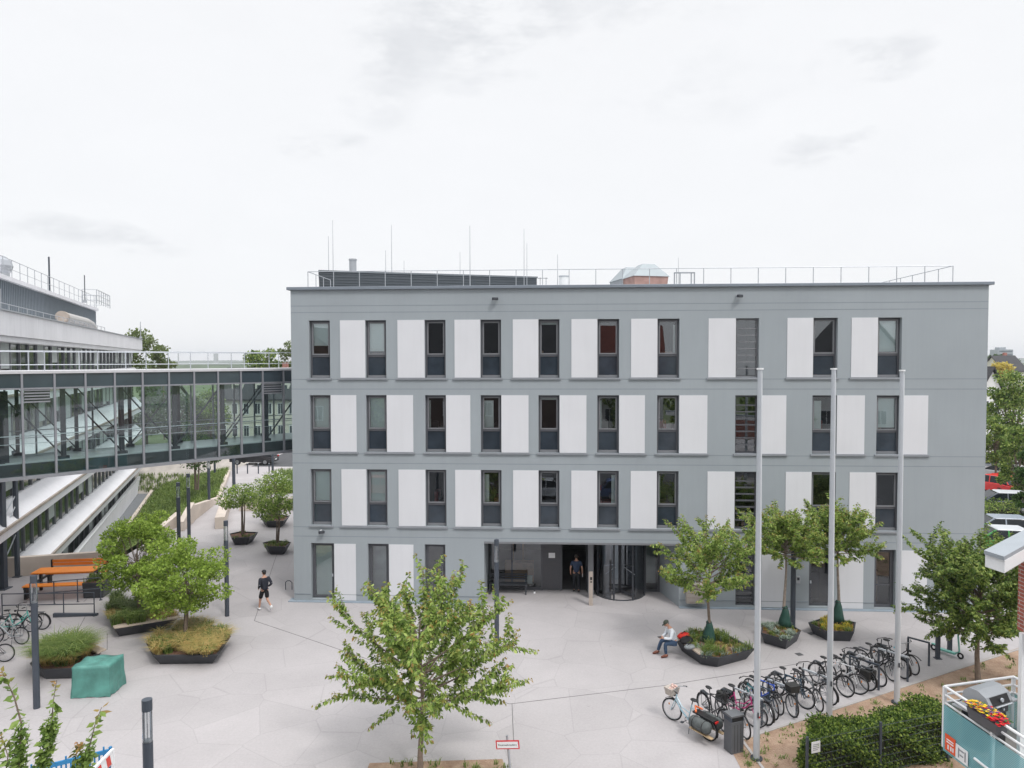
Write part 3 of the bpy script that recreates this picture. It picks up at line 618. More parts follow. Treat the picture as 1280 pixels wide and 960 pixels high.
# vent hoods
def hood(px0,px1,ytop,Y,label,red):
    p0=V(px0,350,Y); p1=V(px1,350,Y); cx=(p0.x+p1.x)/2; w=p1.x-p0.x; zt=V(px0,ytop,Y).z
    e=empty('roof_hood',label,'vent',(cx,Y,RZ),R(12))
    zr=RZ+(zt-RZ)*.68
    lo=[(-w*.40,-.8),(w*.40,-.8),(w*.40,.8),(-w*.40,.8)]; mi=[(-w*.5,-1.0),(w*.5,-1.0),(w*.5,1.0),(-w*.5,1.0)]; to=[(-w*.12,-.35),(w*.22,-.35),(w*.22,.35),(-w*.12,.35)]
    part('hood_base',mat('rust_red',(.40,.25,.22),.8,.15,3) if red else M_galv,e,lambda g:g.prism(lo,0,zr-RZ,[(x*1.18,y*1.18) for x,y in lo]))
    part('hood_cap',mat('zinc_sheet',(.33,.37,.39),.45,.06,1,metal=.2),e,lambda g:g.prism(mi,zr-RZ,zt-RZ,to),.01)
hood(782,829,331,38,'pale zinc ventilation hood with a red base on the roof',True)
hood(768,800,335,39.5,'plain zinc ventilation hood just left of the red based one',False)
p=V(705,346,40); e=empty('roof_box','small white round roof vent right of the plant room','vent',(p.x,40,RZ)); part('vent_body',M_white,e,lambda g:g.tube([(0,0,0),(0,0,p.z-RZ)],.27,14)); part('vent_cap',M_alu,e,lambda g:g.tube([(0,0,p.z-RZ),(0,0,p.z-RZ+.05)],.3,14))
p=V(695,350,39.5); e=empty('roof_box','little grey roof pipe left of the white round vent','vent',(p.x,39.5,RZ)); part('vent_body',M_galv,e,lambda g:g.tube([(0,0,0),(0,0,.75)],.09,10)); part('vent_cap',M_dark,e,lambda g:g.tube([(0,0,.75),(0,0,.85)],.13,10))
x0=V(843,350,36).x; x1=V(868,350,36).x; e=empty('roof_ladder','small grey steel access ladder frame standing on the roof right of the hoods','ladder',(x0,36,RZ))
zz=V(855,341,36).z-RZ
for dx in (0,.28,.85,x1-x0): part('post',M_sill,e,lambda g:g.box((dx,0,zz/2),(.05,.05,zz)))
part('top_rail',M_sill,e,lambda g:(g.box(((x1-x0)/2,0,zz),(x1-x0+.05,.06,.06)),g.box((.55,0,zz*.45),(.6,.04,.04))))
x0=V(672,350,42).x; e=empty('roof_ladder','small grey rung frame at the right end of the plant room','ladder',(x0,42,RZ))
zz=V(680,347,42).z-RZ
for dx in (.15,.5): part('post',M_galv,e,lambda g:g.box((dx,0,zz/2),(.04,.04,zz)))
part('rung',M_galv,e,lambda g:[g.box((.3,0,z),(.6,.04,.04)) for z in (zz*.3,zz*.65,zz*.98)])
# ================================================================ FOOTBRIDGE
def solveb():
    p1=V(365,567,34.0); return p1
b1=V(365,500,34.2); b0=V(0,500,25.9)
bd=Vector((b0.x-b1.x,b0.y-b1.y,0)).normalized(); bn=Vector((bd.y,-bd.x,0))
if bn.dot(Vector((-10,30,0)))>0: bn=-bn      # bn faces the camera
BO=Vector((b1.x,b1.y,0))-bd*1.6
def BU(px):   # distance along bridge face for pixel column
    d=ray(px,520); t=(BO-CAM).dot(bn)/d.dot(bn); P=CAM+d*t; return (P-BO).dot(bd)
def BP(u,z,n=0.0): p=BO+bd*u+bn*n; return Vector((p.x,p.y,z))
def zb(px,py):
    d=ray(px,py); t=(BO-CAM).dot(bn)/d.dot(bn); return (CAM+d*t).z
BT=(zb(10,464.5)+zb(355,460))/2; BB=(zb(5,602)+zb(360,566))/2
print('bridge z',BB,BT,zb(10,464.5),zb(355,460),zb(5,602),zb(360,566))
BL=BU(0)+6; BW=3.0
E=empty('footbridge','glazed steel footbridge with dark truss joining the two buildings','footbridge',tuple(BO))
def bbox(g,u0,u1,z0,z1,n0,n1): g.hexa([BP(u0,z0,n1),BP(u1,z0,n1),BP(u1,z0,n0),BP(u0,z0,n0),BP(u0,z1,n1),BP(u1,z1,n1),BP(u1,z1,n0),BP(u0,z1,n0)])
Z1=BT-.10; ZS=BT-.66; ZF=BB+.62
M_mul=mat('bridge_mullion',(.26,.265,.29),.45,.05,metal=.2); M_bdark=mat('bridge_truss',(.03,.035,.042),.5,.1)
M_spand=mat('bridge_spandrel',(.040,.058,.072),.08,.2,.8,spec=.7)
M_bfloor=mat('bridge_floor',(.50,.52,.54),.35,.05)
worldpart('roof',mat('bridge_roof',(.52,.52,.54),.8,.05),E,lambda g:bbox(g,0,BL,Z1,BT,-BW-.1,.08))
worldpart('floor',M_bfloor,E,lambda g:bbox(g,0,BL,BB+.12,ZF,-BW+.02,-.25))
worldpart('bottom_beam',M_mul,E,lambda g:(bbox(g,0,BL,BB,BB+.12,-BW,.06)))
worldpart('ceiling',mat('bridge_ceiling',(.50,.56,.55),.7,.05),E,lambda g:bbox(g,0,BL,ZS+.03,Z1,-BW+.05,-.12))
mp=[28,66,102,136.5,170.5,203.5,236.5,267.5,297.5,326.5,354.5]
mu=[BU(x) for x in mp]; sp=sum(mu[i]-mu[i+1] for i in range(10))/10; print('mullion spacing',sp,[round(mu[i]-mu[i+1],2) for i in range(10)])
mus=[mu[-1]+sp*k for k in range(-1,int((BL-mu[-1])/sp)+1)]
for k,u in enumerate(mus):
    worldpart('mullion',M_mul,E,lambda g:(bbox(g,u-.035,u+.035,BB+.12,Z1,-.05,.07)))
    worldpart('far_mullion',M_mul,E,lambda g:(bbox(g,u-.03,u+.03,BB+.12,Z1,-BW-.05,-BW+.02)))
worldpart('transom',M_mul,E,lambda g:(bbox(g,0,BL,ZS-.03,ZS+.03,-.04,.055),bbox(g,0,BL,ZS-.03,ZS+.03,-BW-.04,-BW+.02)))
allu=[0]+mus+[BL]
for a,b in zip(allu,allu[1:]):
    if b-a<.1: continue
    worldpart('spandrel_panel',M_spand,E,lambda g:bbox(g,a+.03,b-.03,ZS+.03,Z1-.01,-.03,0.0))
    worldpart('glass_pane',M_bglass,E,lambda g:g.face([BP(a+.035,BB+.12,-.01),BP(b-.035,BB+.12,-.01),BP(b-.035,ZS-.03,-.01),BP(a+.035,ZS-.03,-.01)]))
worldpart('far_glass',glassmat('bridge_glass_far',(.86,.93,.91),.03),E,lambda g:g.face([BP(0,BB+.12,-BW),BP(BL,BB+.12,-BW),BP(BL,ZS,-BW),BP(0,ZS,-BW)]))
worldpart('floor_edge',mat('bridge_floor_edge',(.04,.05,.055),.3,.2),E,lambda g:bbox(g,0,BL,BB+.13,ZF-.05,-.25,-.2))
# louvre vents
for pa,pb in ((30,64),(329,353)):
    u0=BU(pb)+.02; u1=BU(pa)-.02
    worldpart('vent_grille',M_mul,E,lambda g:[bbox(g,u0,u1,ZS-.04-.11*k-.05,ZS-.04-.11*k,-.03,.03) for k in range(5)])
    worldpart('vent_back',M_bdark,E,lambda g:bbox(g,u0,u1,ZS-.52,ZS-.03,-.06,-.03))
# truss, near and far side
mid=BU(222)
for side,n,off,rw_ in (('near',-.35,0,.075),('far',-BW+.3,sp,.06)):
    k=0; posts=[]
    u=mid+off
    us_=sorted([mid+off+2*sp*j for j in range(-6,8) if .2<mid+off+2*sp*j<BL-.2])
    for u in us_:
        worldpart('truss_post',M_bdark,E,lambda g:(bbox(g,u-rw_,u+rw_,ZF,ZS,n-rw_,n+rw_),bbox(g,u-rw_*2.4,u+rw_*2.4,ZF,ZF+.12,n-.1,n+.1)))
    for a,b in zip(us_,us_[1:]):
        lo,hi=(a,b) if (a+b)/2>mid else (b,a)
        worldpart('diagonal',M_bdark,E,lambda g:g.tube([BP(lo,ZF+.1,n),BP(hi,ZS-.05,n)],rw_*.45,6))
    worldpart('handrail',M_galv,E,lambda g:(g.tube([BP(0,ZF+1.0,n+.12),BP(BL,ZF+1.0,n+.12)],.022,6),g.tube([BP(0,ZF+.7,n+.12),BP(BL,ZF+.7,n+.12)],.014,6)))
worldpart('gate_post',M_bdark,E,lambda g:bbox(g,BU(14),BU(0)+.3,ZF,ZS-.1,-.8,-.5))
# roof railing of bridge
def brail(n,label):
    pts=[BP(.8,BT,n),BP(BL-.2,BT,n)]; hz=zb(180,440)-BT
    railing(label,pts,.75,1.9,M_alu,(1.0,.3),.019)
brail(-.25,'white tube railing on the near edge of the footbridge roof'); brail(-BW+.2,'pale tube railing on the far edge of the footbridge roof')
# supports of the bridge at the left
for px,pb,lab in ((4.5,736,'thick dark steel column under the left end of the footbridge'),(22,721,'thinner dark steel column right of the thick one under the footbridge'),(14,655,'thin dark post standing behind the two bridge columns')):
    P=G(px,pb) if pb>700 else V(px,650,37.5); P.z=0 if pb>700 else LOW
    w=.26 if px<10 else .17
    e=empty('steel_column',lab,'column',tuple(P)); top=BB-.01 if pb>700 else 6.0
    part('shaft',M_slate,e,lambda g:g.box((0,0,(top-P.z)/2),(w,w,top-P.z))); part('base_plate',M_slate,e,lambda g:g.box((0,0,.02),(w*2,w*2,.04)))
P=G(4.5,736); Q=G(22,721)
e=empty('brace_rods','thin galvanised brace rods crossing between the dark bridge columns','brace',tuple(P))
for z0,z1 in ((.3,2.2),(2.6,4.1),(1.8,3.6)): worldpart('rod',M_alu,e,lambda g:g.tube([P+Vector((-.4,0,z0)),Q+Vector((0,0,z1))],.03,6))
# ================================================================ LEFT BUILDING
LB=empty('stepped_building','long pale building with stacked white balcony bands and ribbed metal roof storey','building',tuple(LF(35)))
Yn,Yf=20.0,79.6
def lbox(g,Y0,Y1,z0,z1,o0,o1):
    g.hexa([LF(Y0,z0,o1),LF(Y1,z0,o1),LF(Y1,z0,o0),LF(Y0,z0,o0),LF(Y0,z1,o1),LF(Y1,z1,o1),LF(Y1,z1,o0),LF(Y0,z1,o0)])
M_band=mat('white_band',(.74,.74,.77),.8,.05,.5,bump=.1,bscale=30,streak=.12)
M_ledge=mat('stained_ledge',(.36,.31,.27),.9,.25,1.0)
bands=[(12.0,13.17),(8.6,10.1),(5.25,7.05),(2.35,4.15),(-.95,1.0)]
for z0,z1 in bands:
    if z0>11: worldpart('balcony_band',M_band,LB,lambda g:lbox(g,Yn,Yf,z0,z1,-15,0))
    else:
        zt2=CAMH-(CAMH-z1)*1.075
        worldpart('balcony_band',M_band,LB,lambda g:g.hexa([LF(Yn,z0+.55,0),LF(Yf,z0+.55,0),LF(Yf,z0+.55,-15),LF(Yn,z0+.55,-15),LF(Yn,zt2,-.8),LF(Yf,zt2,-.8),LF(Yf,zt2,-15),LF(Yn,zt2,-15)]))
    if z0<11:
        worldpart('ledge',M_ledge,LB,lambda g:lbox(g,Yn,Yf,z0+.42,z0+.545,-15,.10))
        worldpart('fascia',M_band,LB,lambda g:lbox(g,Yn,Yf,z0,z0+.415,-15,.02))
worldpart('parapet_cap',M_sill,LB,lambda g:lbox(g,Yn,Yf+.1,13.17,13.24,-.4,.08))
worldpart('fascia',M_band,LB,lambda g:lbox(g,Yn,Yf,11.72,11.99,-15,-.12))
wz=[(10.0,11.72),(6.76,8.6),(3.64,5.25),(.26,2.35),(LOW,-.95)]
M_lglass=mat('ribbon_glass',(.03,.045,.04),.06,.4,.25,spec=.8)
for i,(z0,z1) in enumerate(wz):
    worldpart('window_band',M_lglass,LB,lambda g:lbox(g,Yn,Yf-.3,z0,z1,-15,-.95))
    Y=26.5; far=MB(); far.M=Matrix.Translation(-LB.location)
    while Y<Yf-.4:
        if Y<58.5: worldpart('mullion',M_mul,LB,lambda g:lbox(g,Y,Y+.07,z0,z1,-.95,-.85))
        else: lbox(far,Y,Y+.07,z0,z1,-.95,-.85)
        Y+=1.6
    o=far.build('mullion',M_mul,LB); o['kind']='stuff'
    rnw=random.Random(i)
    Y=26.5
    while Y<Yf-1.7:
        if rnw.random()<.40: zz=z0+.05+(rnw.random()*.4*(z1-z0)); worldpart('blind',mat('office_blind',(.42,.46,.45),.8,.1),LB,lambda g:lbox(g,Y+.1,Y+1.55,zz,z1-.02,-.93,-.90))
        Y+=1.6
worldpart('wall_panel',mat('ribbed_white_panel',(.55,.55,.55),.8,.05),LB,lambda g:lbox(g,41,44.5,-3.4,-.95,-.5,-.3))
# metal rooftop storey
worldpart('metal_storey',mat('ribbed_zinc',(.30,.34,.37),.5,.05,metal=.2),LB,lambda g:lbox(g,30,68,13.2,15.5,-12,-2.45))
def ribs(g):
    Y=30
    while Y<68: lbox(g,Y,Y+.08,13.2,15.45,-2.45,-2.38); Y+=.33
worldpart('rib',mat('zinc_rib',(.20,.23,.26),.5,.05,metal=.2),LB,ribs)
worldpart('metal_roof',M_band,LB,lambda g:lbox(g,29.8,68.3,15.5,15.75,-12.2,-2.2))
railing('railing on top of the ribbed metal roof storey at the left',[LF(30,15.75,-2.5),LF(68,15.75,-2.5)],1.15,1.7,M_galv,(1.0,.5),.022)
railing('short cage railing at the far corner of the metal roof storey',[LF(62,15.75,-2.3),LF(62,15.75,-1.2),LF(68,15.75,-1.2),LF(68,15.75,-3.5)],1.2,1.0,M_galv,(1.0,.6,.25),.03)
railing('low railing on the white parapet of the stepped building',[LF(28,13.24,-.3),LF(60,13.24,-.3)],.35,1.6,M_galv,(1.0,),.02)
railing('small cage railing beside the metal storey at the left picture edge',[LF(33,13.24,-1.9),LF(40,13.24,-1.9)],1.5,.9,M_galv,(1.0,.6,.3),.03)
for px,top,Y,lab in ((61,321,52,'tall grey mast on the metal roof storey at the left'),(105.5,344,60,'thinner second mast on the metal roof storey'),(175.5,402,76,'small thin rod on the far end of the white parapet')):
    P=V(px,top,Y); e=empty('antenna_mast',lab,'mast',(P.x,Y,15.7 if Y<70 else 13.2)); zb_=e.location.z
    part('mast',M_slate if Y<70 else M_galv,e,lambda g:g.tube([(0,0,0),(0,0,P.z-zb_)],.06 if Y<55 else .04,8)); part('base',M_galv,e,lambda g:g.tube([(0,0,0),(0,0,.2)],.14,8))
P=LF(56,13.24,-1.3); e=empty('air_duct','pale curved air duct lying on the roof before the ribbed metal wall','duct',tuple(P))
worldpart('duct_body',mat('duct_sheet',(.42,.41,.40),.5,.06),e,lambda g:g.tube([LF(51,13.9,-1.3),LF(58,13.9,-1.3),LF(59.4,13.75,-1.2),LF(60,13.3,-1.1)],[.36,.36,.34,.3],14)); worldpart('duct_end',M_ledge,e,lambda g:g.tube([LF(50.4,13.9,-1.3),LF(51,13.9,-1.3)],.40,14))
P=V(-2,335,45); e=empty('roof_dome','grey faceted vent dome at the left picture edge above the metal storey','vent',(P.x,P.y,15.7)); part('dome',M_galv,e,lambda g:g.ell((0,0,1.1),(.8,.8,.7),8,6)); part('neck',M_galv,e,lambda g:g.tube([(0,0,0),(0,0,.7)],.6,8))
# white lane wall in front of the lowest storey
q0=G(179,608,LOW); q1=G(120,688,LOW); dd=(q1-q0).normalized(); q1=q0+dd*60
e=empty('lane_wall','low white wall running along the sunken service lane','wall',tuple(q0)); nn=Vector((-dd.y,dd.x,0)); nn=nn if nn.x<0 else -nn
worldpart('wall_body',M_band,e,lambda g:g.hexa([q0,q1,q1+nn*.25,q0+nn*.25]+[p+Vector((0,0,1.45)) for p in (q0,q1,q1+nn*.25,q0+nn*.25)]))
worldpart('wall_cap',M_white,e,lambda g:g.hexa([p+Vector((0,0,1.45)) for p in (q0-nn*.03,q1-nn*.03,q1+nn*.3,q0+nn*.3)]+[p+Vector((0,0,1.5)) for p in (q0-nn*.03,q1-nn*.03,q1+nn*.3,q0+nn*.3)]))
k0=G(196,608,LOW); kd=(G(169,647,LOW)-k0).normalized(); e=empty('lane_kerb_wall','low beige kerb wall between the sunken lane and the grass bank','wall',tuple(k0))
worldpart('kerb_body',M_beige,e,lambda g:g.beam(k0+Vector((0,0,.15)),k0+kd*45+Vector((0,0,.15)),.3,.4))
# ================================================================ LOW WALLS
def lowwall(name,label,pts,h,t,m=M_beige,cap=None):
    pts=[Vector(p) for p in pts]; e=empty(name,label,'wall',tuple(pts[0]))
    def f(g):
        for i,(a,b) in enumerate(zip(pts,pts[1:])):
            d=(b-a).normalized(); s=Vector((-d.y,d.x,0))*t/2; ha=h[i] if isinstance(h,(list,tuple)) else h; hb=h[i+1] if isinstance(h,(list,tuple)) else h
            g.hexa([a-s,b-s,b+s,a+s,a-s+Vector((0,0,ha)),b-s+Vector((0,0,hb)),b+s+Vector((0,0,hb)),a+s+Vector((0,0,ha))])
    worldpart('wall_body',m,e,f,bevel=.015)
    return e
lowwall('concrete_wall','long beige concrete wall behind the orange picnic table',[G(-80,727),G(128,712)],.95,.3)
lowwall('concrete_wall','sloping beige wall holding the near part of the grass bank',[G(201,668),G(223,656)+Vector((0,0,0))],[.5,.85],.35)
lowwall('concrete_wall','pointed beige wall end standing up behind the two dark lamp posts',[G(226,664),G(240,652)],[.6,1.3],.35)
lowwall('concrete_wall','tapering beige wall along the path edge of the grass bank',[G(240,651),G(273,625)],[1.05,.25],.35)
lowwall('concrete_wall','narrow beige wall running up the left edge of the far path',[G(273,625),G(286,592)],.35,.3)
lowwall('seat_wall','short beige block wall beside the flowering planter trees',[G(275,661),G(283,634)],.75,.6)
lowwall('seat_wall','beige seat wall crossing behind the flowering planter trees',[G(300,638),G(385,636)],.85,.5)
# ================================================================ LAMPS
def lamp(px,pb,H,label,px_is_pt=None,r=.10):
    P=px_is_pt or G(px,pb); e=empty('street_lamp',label,'lamp post',tuple(P),0,'cylindrical lamp posts of the square')
    hg=.62
    part('post',M_slate,e,lambda g:g.tube([(0,0,0),(0,0,H-hg-.22)],r,18),smooth=False)
    part('lamp_glass',glassmat('lamp_glass',(.92,.94,.95),.12),e,lambda g:g.tube([(0,0,H-hg-.22),(0,0,H-.22)],r*.96,18,cap=False))
    part('lamp_core',mat('lamp_core',(.5,.52,.54),.3,.03,metal=.4),e,lambda g:(g.tube([(0,0,H-hg-.22),(0,0,H-hg-.19)],r*.9,16),[g.tube([(r*.8*math.cos(a),r*.8*math.sin(a),H-hg-.22),(r*.8*math.cos(a),r*.8*math.sin(a),H-.2)],.006,5) for a in (0,2.1,4.2)]))
    part('lamp_cap',M_slate,e,lambda g:g.tube([(0,0,H-.22),(0,0,H)],r*1.02,18))
    return e
lamp(46,885,4.15,'tall lamp post left of the green covered box',r=.095)
lamp(0,0,4.15,'nearest lamp post, its top rising at the lower edge of the picture',px_is_pt=V(183.5,868,13.65)*1.0 if False else Vector((V(183.5,868,13.65).x,13.65,0)),r=.095)
lamp(284,770,4.05,'lamp post beside the light green planter trees',r=.09)
lamp(621,808,4.05,'lamp post in front of the entrance, behind the large foreground tree',r=.09)
lamp(991,783,4.3,'dark post behind the second planter tree by the grey wall',r=.1)
lamp(224,692,4.0,'left post of the pair of dark lamp posts by the beige walls',r=.10)
lamp(236.5,678,4.1,'right and taller post of the pair of dark lamp posts by the beige walls',r=.10)
lamp(261.5,634,3.7,'thin dark lamp post on the path at the end of the tapering wall',r=.10)
lamp(268.5,591,3.6,'farthest thin lamp post on top of the grass bank',r=.10)
lamp(292.5,616,3.9,'pale topped lamp post on the far path before the bollards',r=.13)
lamp(341,598,3.9,'thin dark lamp post at the far path close to the grey building',r=.10)
# flag poles
for i,(px,pb,pt,lab) in enumerate(((945.5,949,462,'nearest of three tall white flagpoles, beside the litter bin'),(1036.5,905,462,'middle of three tall white flagpoles, behind the hedge'),(1121,879,464,'farthest right of three tall white flagpoles'))):
    P=G(px,pb); H=V(px,pt,P.y).z; e=empty('flagpole',lab,'flagpole',tuple(P),0,'white flagpoles in the soil bed')
    part('pole',M_alu,e,lambda g:g.tube([(0,0,0),(0,0,H*.5),(0,0,H)],[.085,.078,.062],20),smooth=False)
    part('foot',M_dark,e,lambda g:g.tube([(0,0,0),(0,0,.05)],.16,16)); part('top_cap',M_white,e,lambda g:g.tube([(0,0,H),(0,0,H+.04)],.09,16))
    if i==0: part('sticker',mat('red_sticker',(.5,.05,.04),.5,.05),e,lambda g:g.box((.02,-.112,1.2),(.06,.01,.05)))
    part('cleat',M_dark,e,lambda g:g.box((0,-.1,1.25),(.03,.05,.14))); part('halyard',M_white,e,lambda g:g.tube([(.02,-.125,1.25),(.02,-.10,H-.1)],.005,4))
# bollards
for i,px in enumerate((296.5,309.5,323,336.5)):
    P=G(px,592); e=empty('bollard','thin dark bollard across the far path, '+['leftmost','second from the left','third from the left','rightmost'][i]+' of four','bollard',tuple(P),0,'bollards across the far path')
    part('post',M_slate,e,lambda g:g.tube([(0,0,0),(0,0,.95)],.06,8)); part('cap',M_galv,e,lambda g:g.tube([(0,0,.95),(0,0,1.0)],.065,8))
# ================================================================ ORANGE PICNIC SET, RAILS, COVER, BARRIER
P=G(84,738.5); P2=G(112,737); e=empty('picnic_table','orange slatted picnic table with attached benches and black frame','picnic table',tuple(P),R(7)); e.scale=(1.1,1.3,1.3)
M_or=mat('orange_slats',(.95,.29,.035),.5,.06,2)
for nm,y,z,w in (('front_bench',-.75,.46,.34),('table_top',0,.76,.72),('rear_bench',.78,.46,.34)):
    n=max(2,int(w/.12)); part(nm,M_or,e,lambda g:[g.box((0,y-w/2+(k+.5)*w/n,z),(2.45,w/n-.012,.04)) for k in range(n)])
part('backrest',M_or,e,lambda g:[g.box((0.05,.98,.72+.12*k),(2.35,.03,.1)) for k in range(2)])
for s in (-1.15,1.15):
    part('leg_frame',M_black,e,lambda g:(g.box((s,0,.68),(.09,.75,.07)),g.box((s,-.2,.36),(.09,.1,.72)),g.box((s,.2,.36),(.09,.1,.72)),g.box((s,0,.4),(.07,1.8,.07)),g.box((s,-.75,.2),(.09,.2,.42)),g.box((s,.8,.2),(.09,.2,.42)),g.box((s,.99,.6),(.08,.05,.6))))
def stairrail(label,pa,pb,h,n,base=True):
    P=G(*pa); Q=G(*pb); e=empty('handrail',label,'handrail',tuple(P))
    for i in range(n): p=P.lerp(Q,i/(n-1)); worldpart('post',M_slate,e,lambda g:(g.tube([p,p+Vector((0,0,h))],.022,6),g.tube([p,p+Vector((0,0,.02))],.07,8)))
    for k in (1.0,.52): worldpart('rail',M_slate,e,lambda g:g.tube([P+Vector((0,0,h*k)),Q+Vector((0,0,h*k))],.022,6))
    return e
stairrail('near grey handrail above the dark ramp edge beside the bicycles',(3,772),(118,770),1.0,4)
stairrail('rear grey handrail in front of the orange picnic table',(38,758),(126,750),1.02,4)
P=G(66,772); Q=G(121,770); e=empty('ramp_edge','dark steel wedge along the foot of the near handrail','ramp',tuple(P))
worldpart('wedge',M_slate,e,lambda g:g.hexa([P,Q,Q+Vector((0,.12,0)),P+Vector((0,.12,0)),P+Vector((0,0,.17)),Q+Vector((0,0,.1)),Q+Vector((0,.12,.1)),P+Vector((0,.12,.17))]))
worldpart('ramp_plate',mat('ramp_concrete',(.40,.38,.37),.9,.06,1),e,lambda g:g.face([G(0,772)+Vector((0,.1,.02)),Q+Vector((0,.12,.02)),G(128,752)+Vector((0,0,.02)),G(0,757)+Vector((0,0,.02))]))
P=G(122,744); e=empty('steel_trough','dark square steel trough with plants at the end of the picnic area','planter',tuple(P),R(5))
part('trough',M_plant,e,lambda g:g.prism([(-.42,-.4),(.42,-.4),(.42,.4),(-.42,.4)],0,.7,[(-.45,-.45),(.5,-.45),(.5,.6),(-.45,.6)])); part('soil',M_soil,e,lambda g:g.box((0,.05,.705),(.8,.9,.02)))
g=MB(); rw=random.Random(2); [tufts(g,(rw.uniform(-.35,.35),rw.uniform(-.3,.45),.7),25,.35,.15,.012,rw) for _ in range(12)]; g.build('foliage',GR_green,e)
# covered box
c=[G(90.5,873),G(137,871),G(155.5,855),G(110,856)]; c[3]=c[0]+(c[2]-c[1])
e=empty('covered_box','dark green tarpaulin cover pulled over a square box on the paving','tarpaulin',tuple(c[0]))
def cover(g):
    N=26; H=1.0; ctr=sum(c,Vector())/4; rr=random.Random(4)
    ring=[]
    for s in range(4):
        for i in range(N): ring.append(c[s].lerp(c[(s+1)%4],i/N))
    M_=len(ring); rows=[]
    for j in range(13):
        t=j/12; row=[]
        for i,p in enumerate(ring):
            d=(p-ctr).normalized(); cor=1-abs(((i%N)/N)-.0)*0
            w=(1-t)**2*(.030*math.sin(i*.38+j*.35)+.02*math.sin(i*.95+2+j*.2))+.006*math.sin(i*.21+j*1.1)
            z=H*t + (.02*math.sin(i*.4) if j==12 else 0) ; k=1.0+w+.05*(1-t)**2
            q=ctr+(p-ctr)*k; row.append((q.x,q.y,max(.0,z)+(.03*abs(math.sin(i*.37)) if j==0 else 0)))
        rows.append(g.pts(row))
    for j in range(12):
        for i in range(M_): g.f.append((rows[j]+i,rows[j]+(i+1)%M_,rows[j+1]+(i+1)%M_,rows[j+1]+i))
    prev=rows[-1]
    for k in (.66,.33):
        r2=g.pts([(ctr.x+(p.x-ctr.x)*k,ctr.y+(p.y-ctr.y)*k,H+.015*math.sin(i*.5+k*9)-.02) for i,p in enumerate(ring)])
        for i in range(M_): g.f.append((prev+i,prev+(i+1)%M_,r2+(i+1)%M_,r2+i))
        prev=r2
    t=g.pts([(ctr.x,ctr.y,H-.03)])
    for i in range(M_): g.f.append((prev+i,prev+(i+1)%M_,t))
worldpart('tarpaulin',mat('green_tarp',(.085,.25,.215),.5,.28,2.2,bump=1.0,bscale=4,spec=.5),e,cover,smooth=True)
# construction barrier
e=empty('construction_barrier','blue plastic barrier panel with a red and white striped board','barrier',tuple(G(70,1000)))
A_=V(20,960,16.5); A_.z=0; B_=V(138,935,17.5); B_.z=0; d=(B_-A_).normalized()
M_bl=mat('blue_plastic',(.03,.20,.42),.45,.08)
def bar(g):
    L=(B_-A_).length
    g.beam(A_+Vector((0,0,.98)),B_+Vector((0,0,.98)),.05,.10); g.beam(A_+Vector((0,0,.12)),B_+Vector((0,0,.12)),.05,.08); g.beam(A_+Vector((0,0,.6)),B_+Vector((0,0,.6)),.04,.05)
    k=0
    while k<L: p=A_+d*k; g.beam(p,p+Vector((0,0,1.12 if int(k/.1)%3==0 else .98)),.03,.03); k+=.1
    g.beam(A_,A_+Vector((0,0,1.05)),.06,.06); g.beam(B_,B_+Vector((0,0,1.08)),.06,.06)
worldpart('panel_grid',M_bl,e,bar)
C0=B_+Vector((.08,-.05,0)); C1=G(100,1035); cd=(C1-C0).normalized(); 
worldpart('board',M_white,e,lambda g:g.beam(C0+Vector((0,0,.85)),C0+cd*1.6+Vector((0,0,.85)),.03,.3))
worldpart('board_frame',M_white,e,lambda g:(g.beam(C0+Vector((0,0,1.03)),C0+cd*1.6+Vector((0,0,1.03)),.06,.06),g.beam(C0,C0+Vector((0,0,1.05)),.06,.06),g.beam(C0+cd*1.6,C0+cd*1.6+Vector((0,0,1.05)),.06,.06)))
M_rd=mat('warning_red',(.62,.05,.03),.45,.05)
sn=Vector((-cd.y,cd.x,0)); 
for s in (-1,1):
    worldpart('red_stripe',M_rd,e,lambda g:[g.face([C0+cd*(k*.4+.08)+sn*s*.018+Vector((0,0,.71)),C0+cd*(k*.4+.26)+sn*s*.018+Vector((0,0,.71)),C0+cd*(k*.4+.34)+sn*s*.018+Vector((0,0,.99)),C0+cd*(k*.4+.16)+sn*s*.018+Vector((0,0,.99))]) for k in range(4)])
# ================================================================ SIGN
P=V(639,931,17.6); zc=P.z; P.z=0
e=empty('fire_access_sign','white fire access sign with red border on a thin grey post','sign',tuple(P),R(-8))
part('post',M_galv,e,lambda g:g.tube([(0,.03,0),(0,.03,zc+.22)],.03,10)); 
sw,sh=.60,.22
brd=part('border',mat('sign_red',(.60,.03,.04),.4,.03),e,lambda g:g.box((0,0,zc),(sw,.02,sh)))
part('face',M_white,e,lambda g:g.box((0,-.006,zc),(sw-.06,.02,sh-.06)))
def text(s,size,m,parent,loc,rot,name='lettering',ex=.001):
    cu=bpy.data.curves.new('t','FONT'); cu.body=s; cu.size=size; cu.align_x='CENTER'; cu.align_y='CENTER'; cu.extrude=ex
    o=bpy.data.objects.new('t',cu); COL.objects.link(o); bpy.context.view_layer.update()
    me=bpy.data.meshes.new_from_object(o.evaluated_get(bpy.context.evaluated_depsgraph_get())); bpy.data.objects.remove(o)
    me.materials.clear(); me.materials.append(m); q=bpy.data.objects.new(name,me); COL.objects.link(q); q.parent=parent; q.location=loc; q.rotation_euler=rot; return q
text('Feuerwehrzufahrt',.066,M_black,e,(0,-.0185,zc),(R(90),0,0))
e.rotation_euler.y=R(-5)
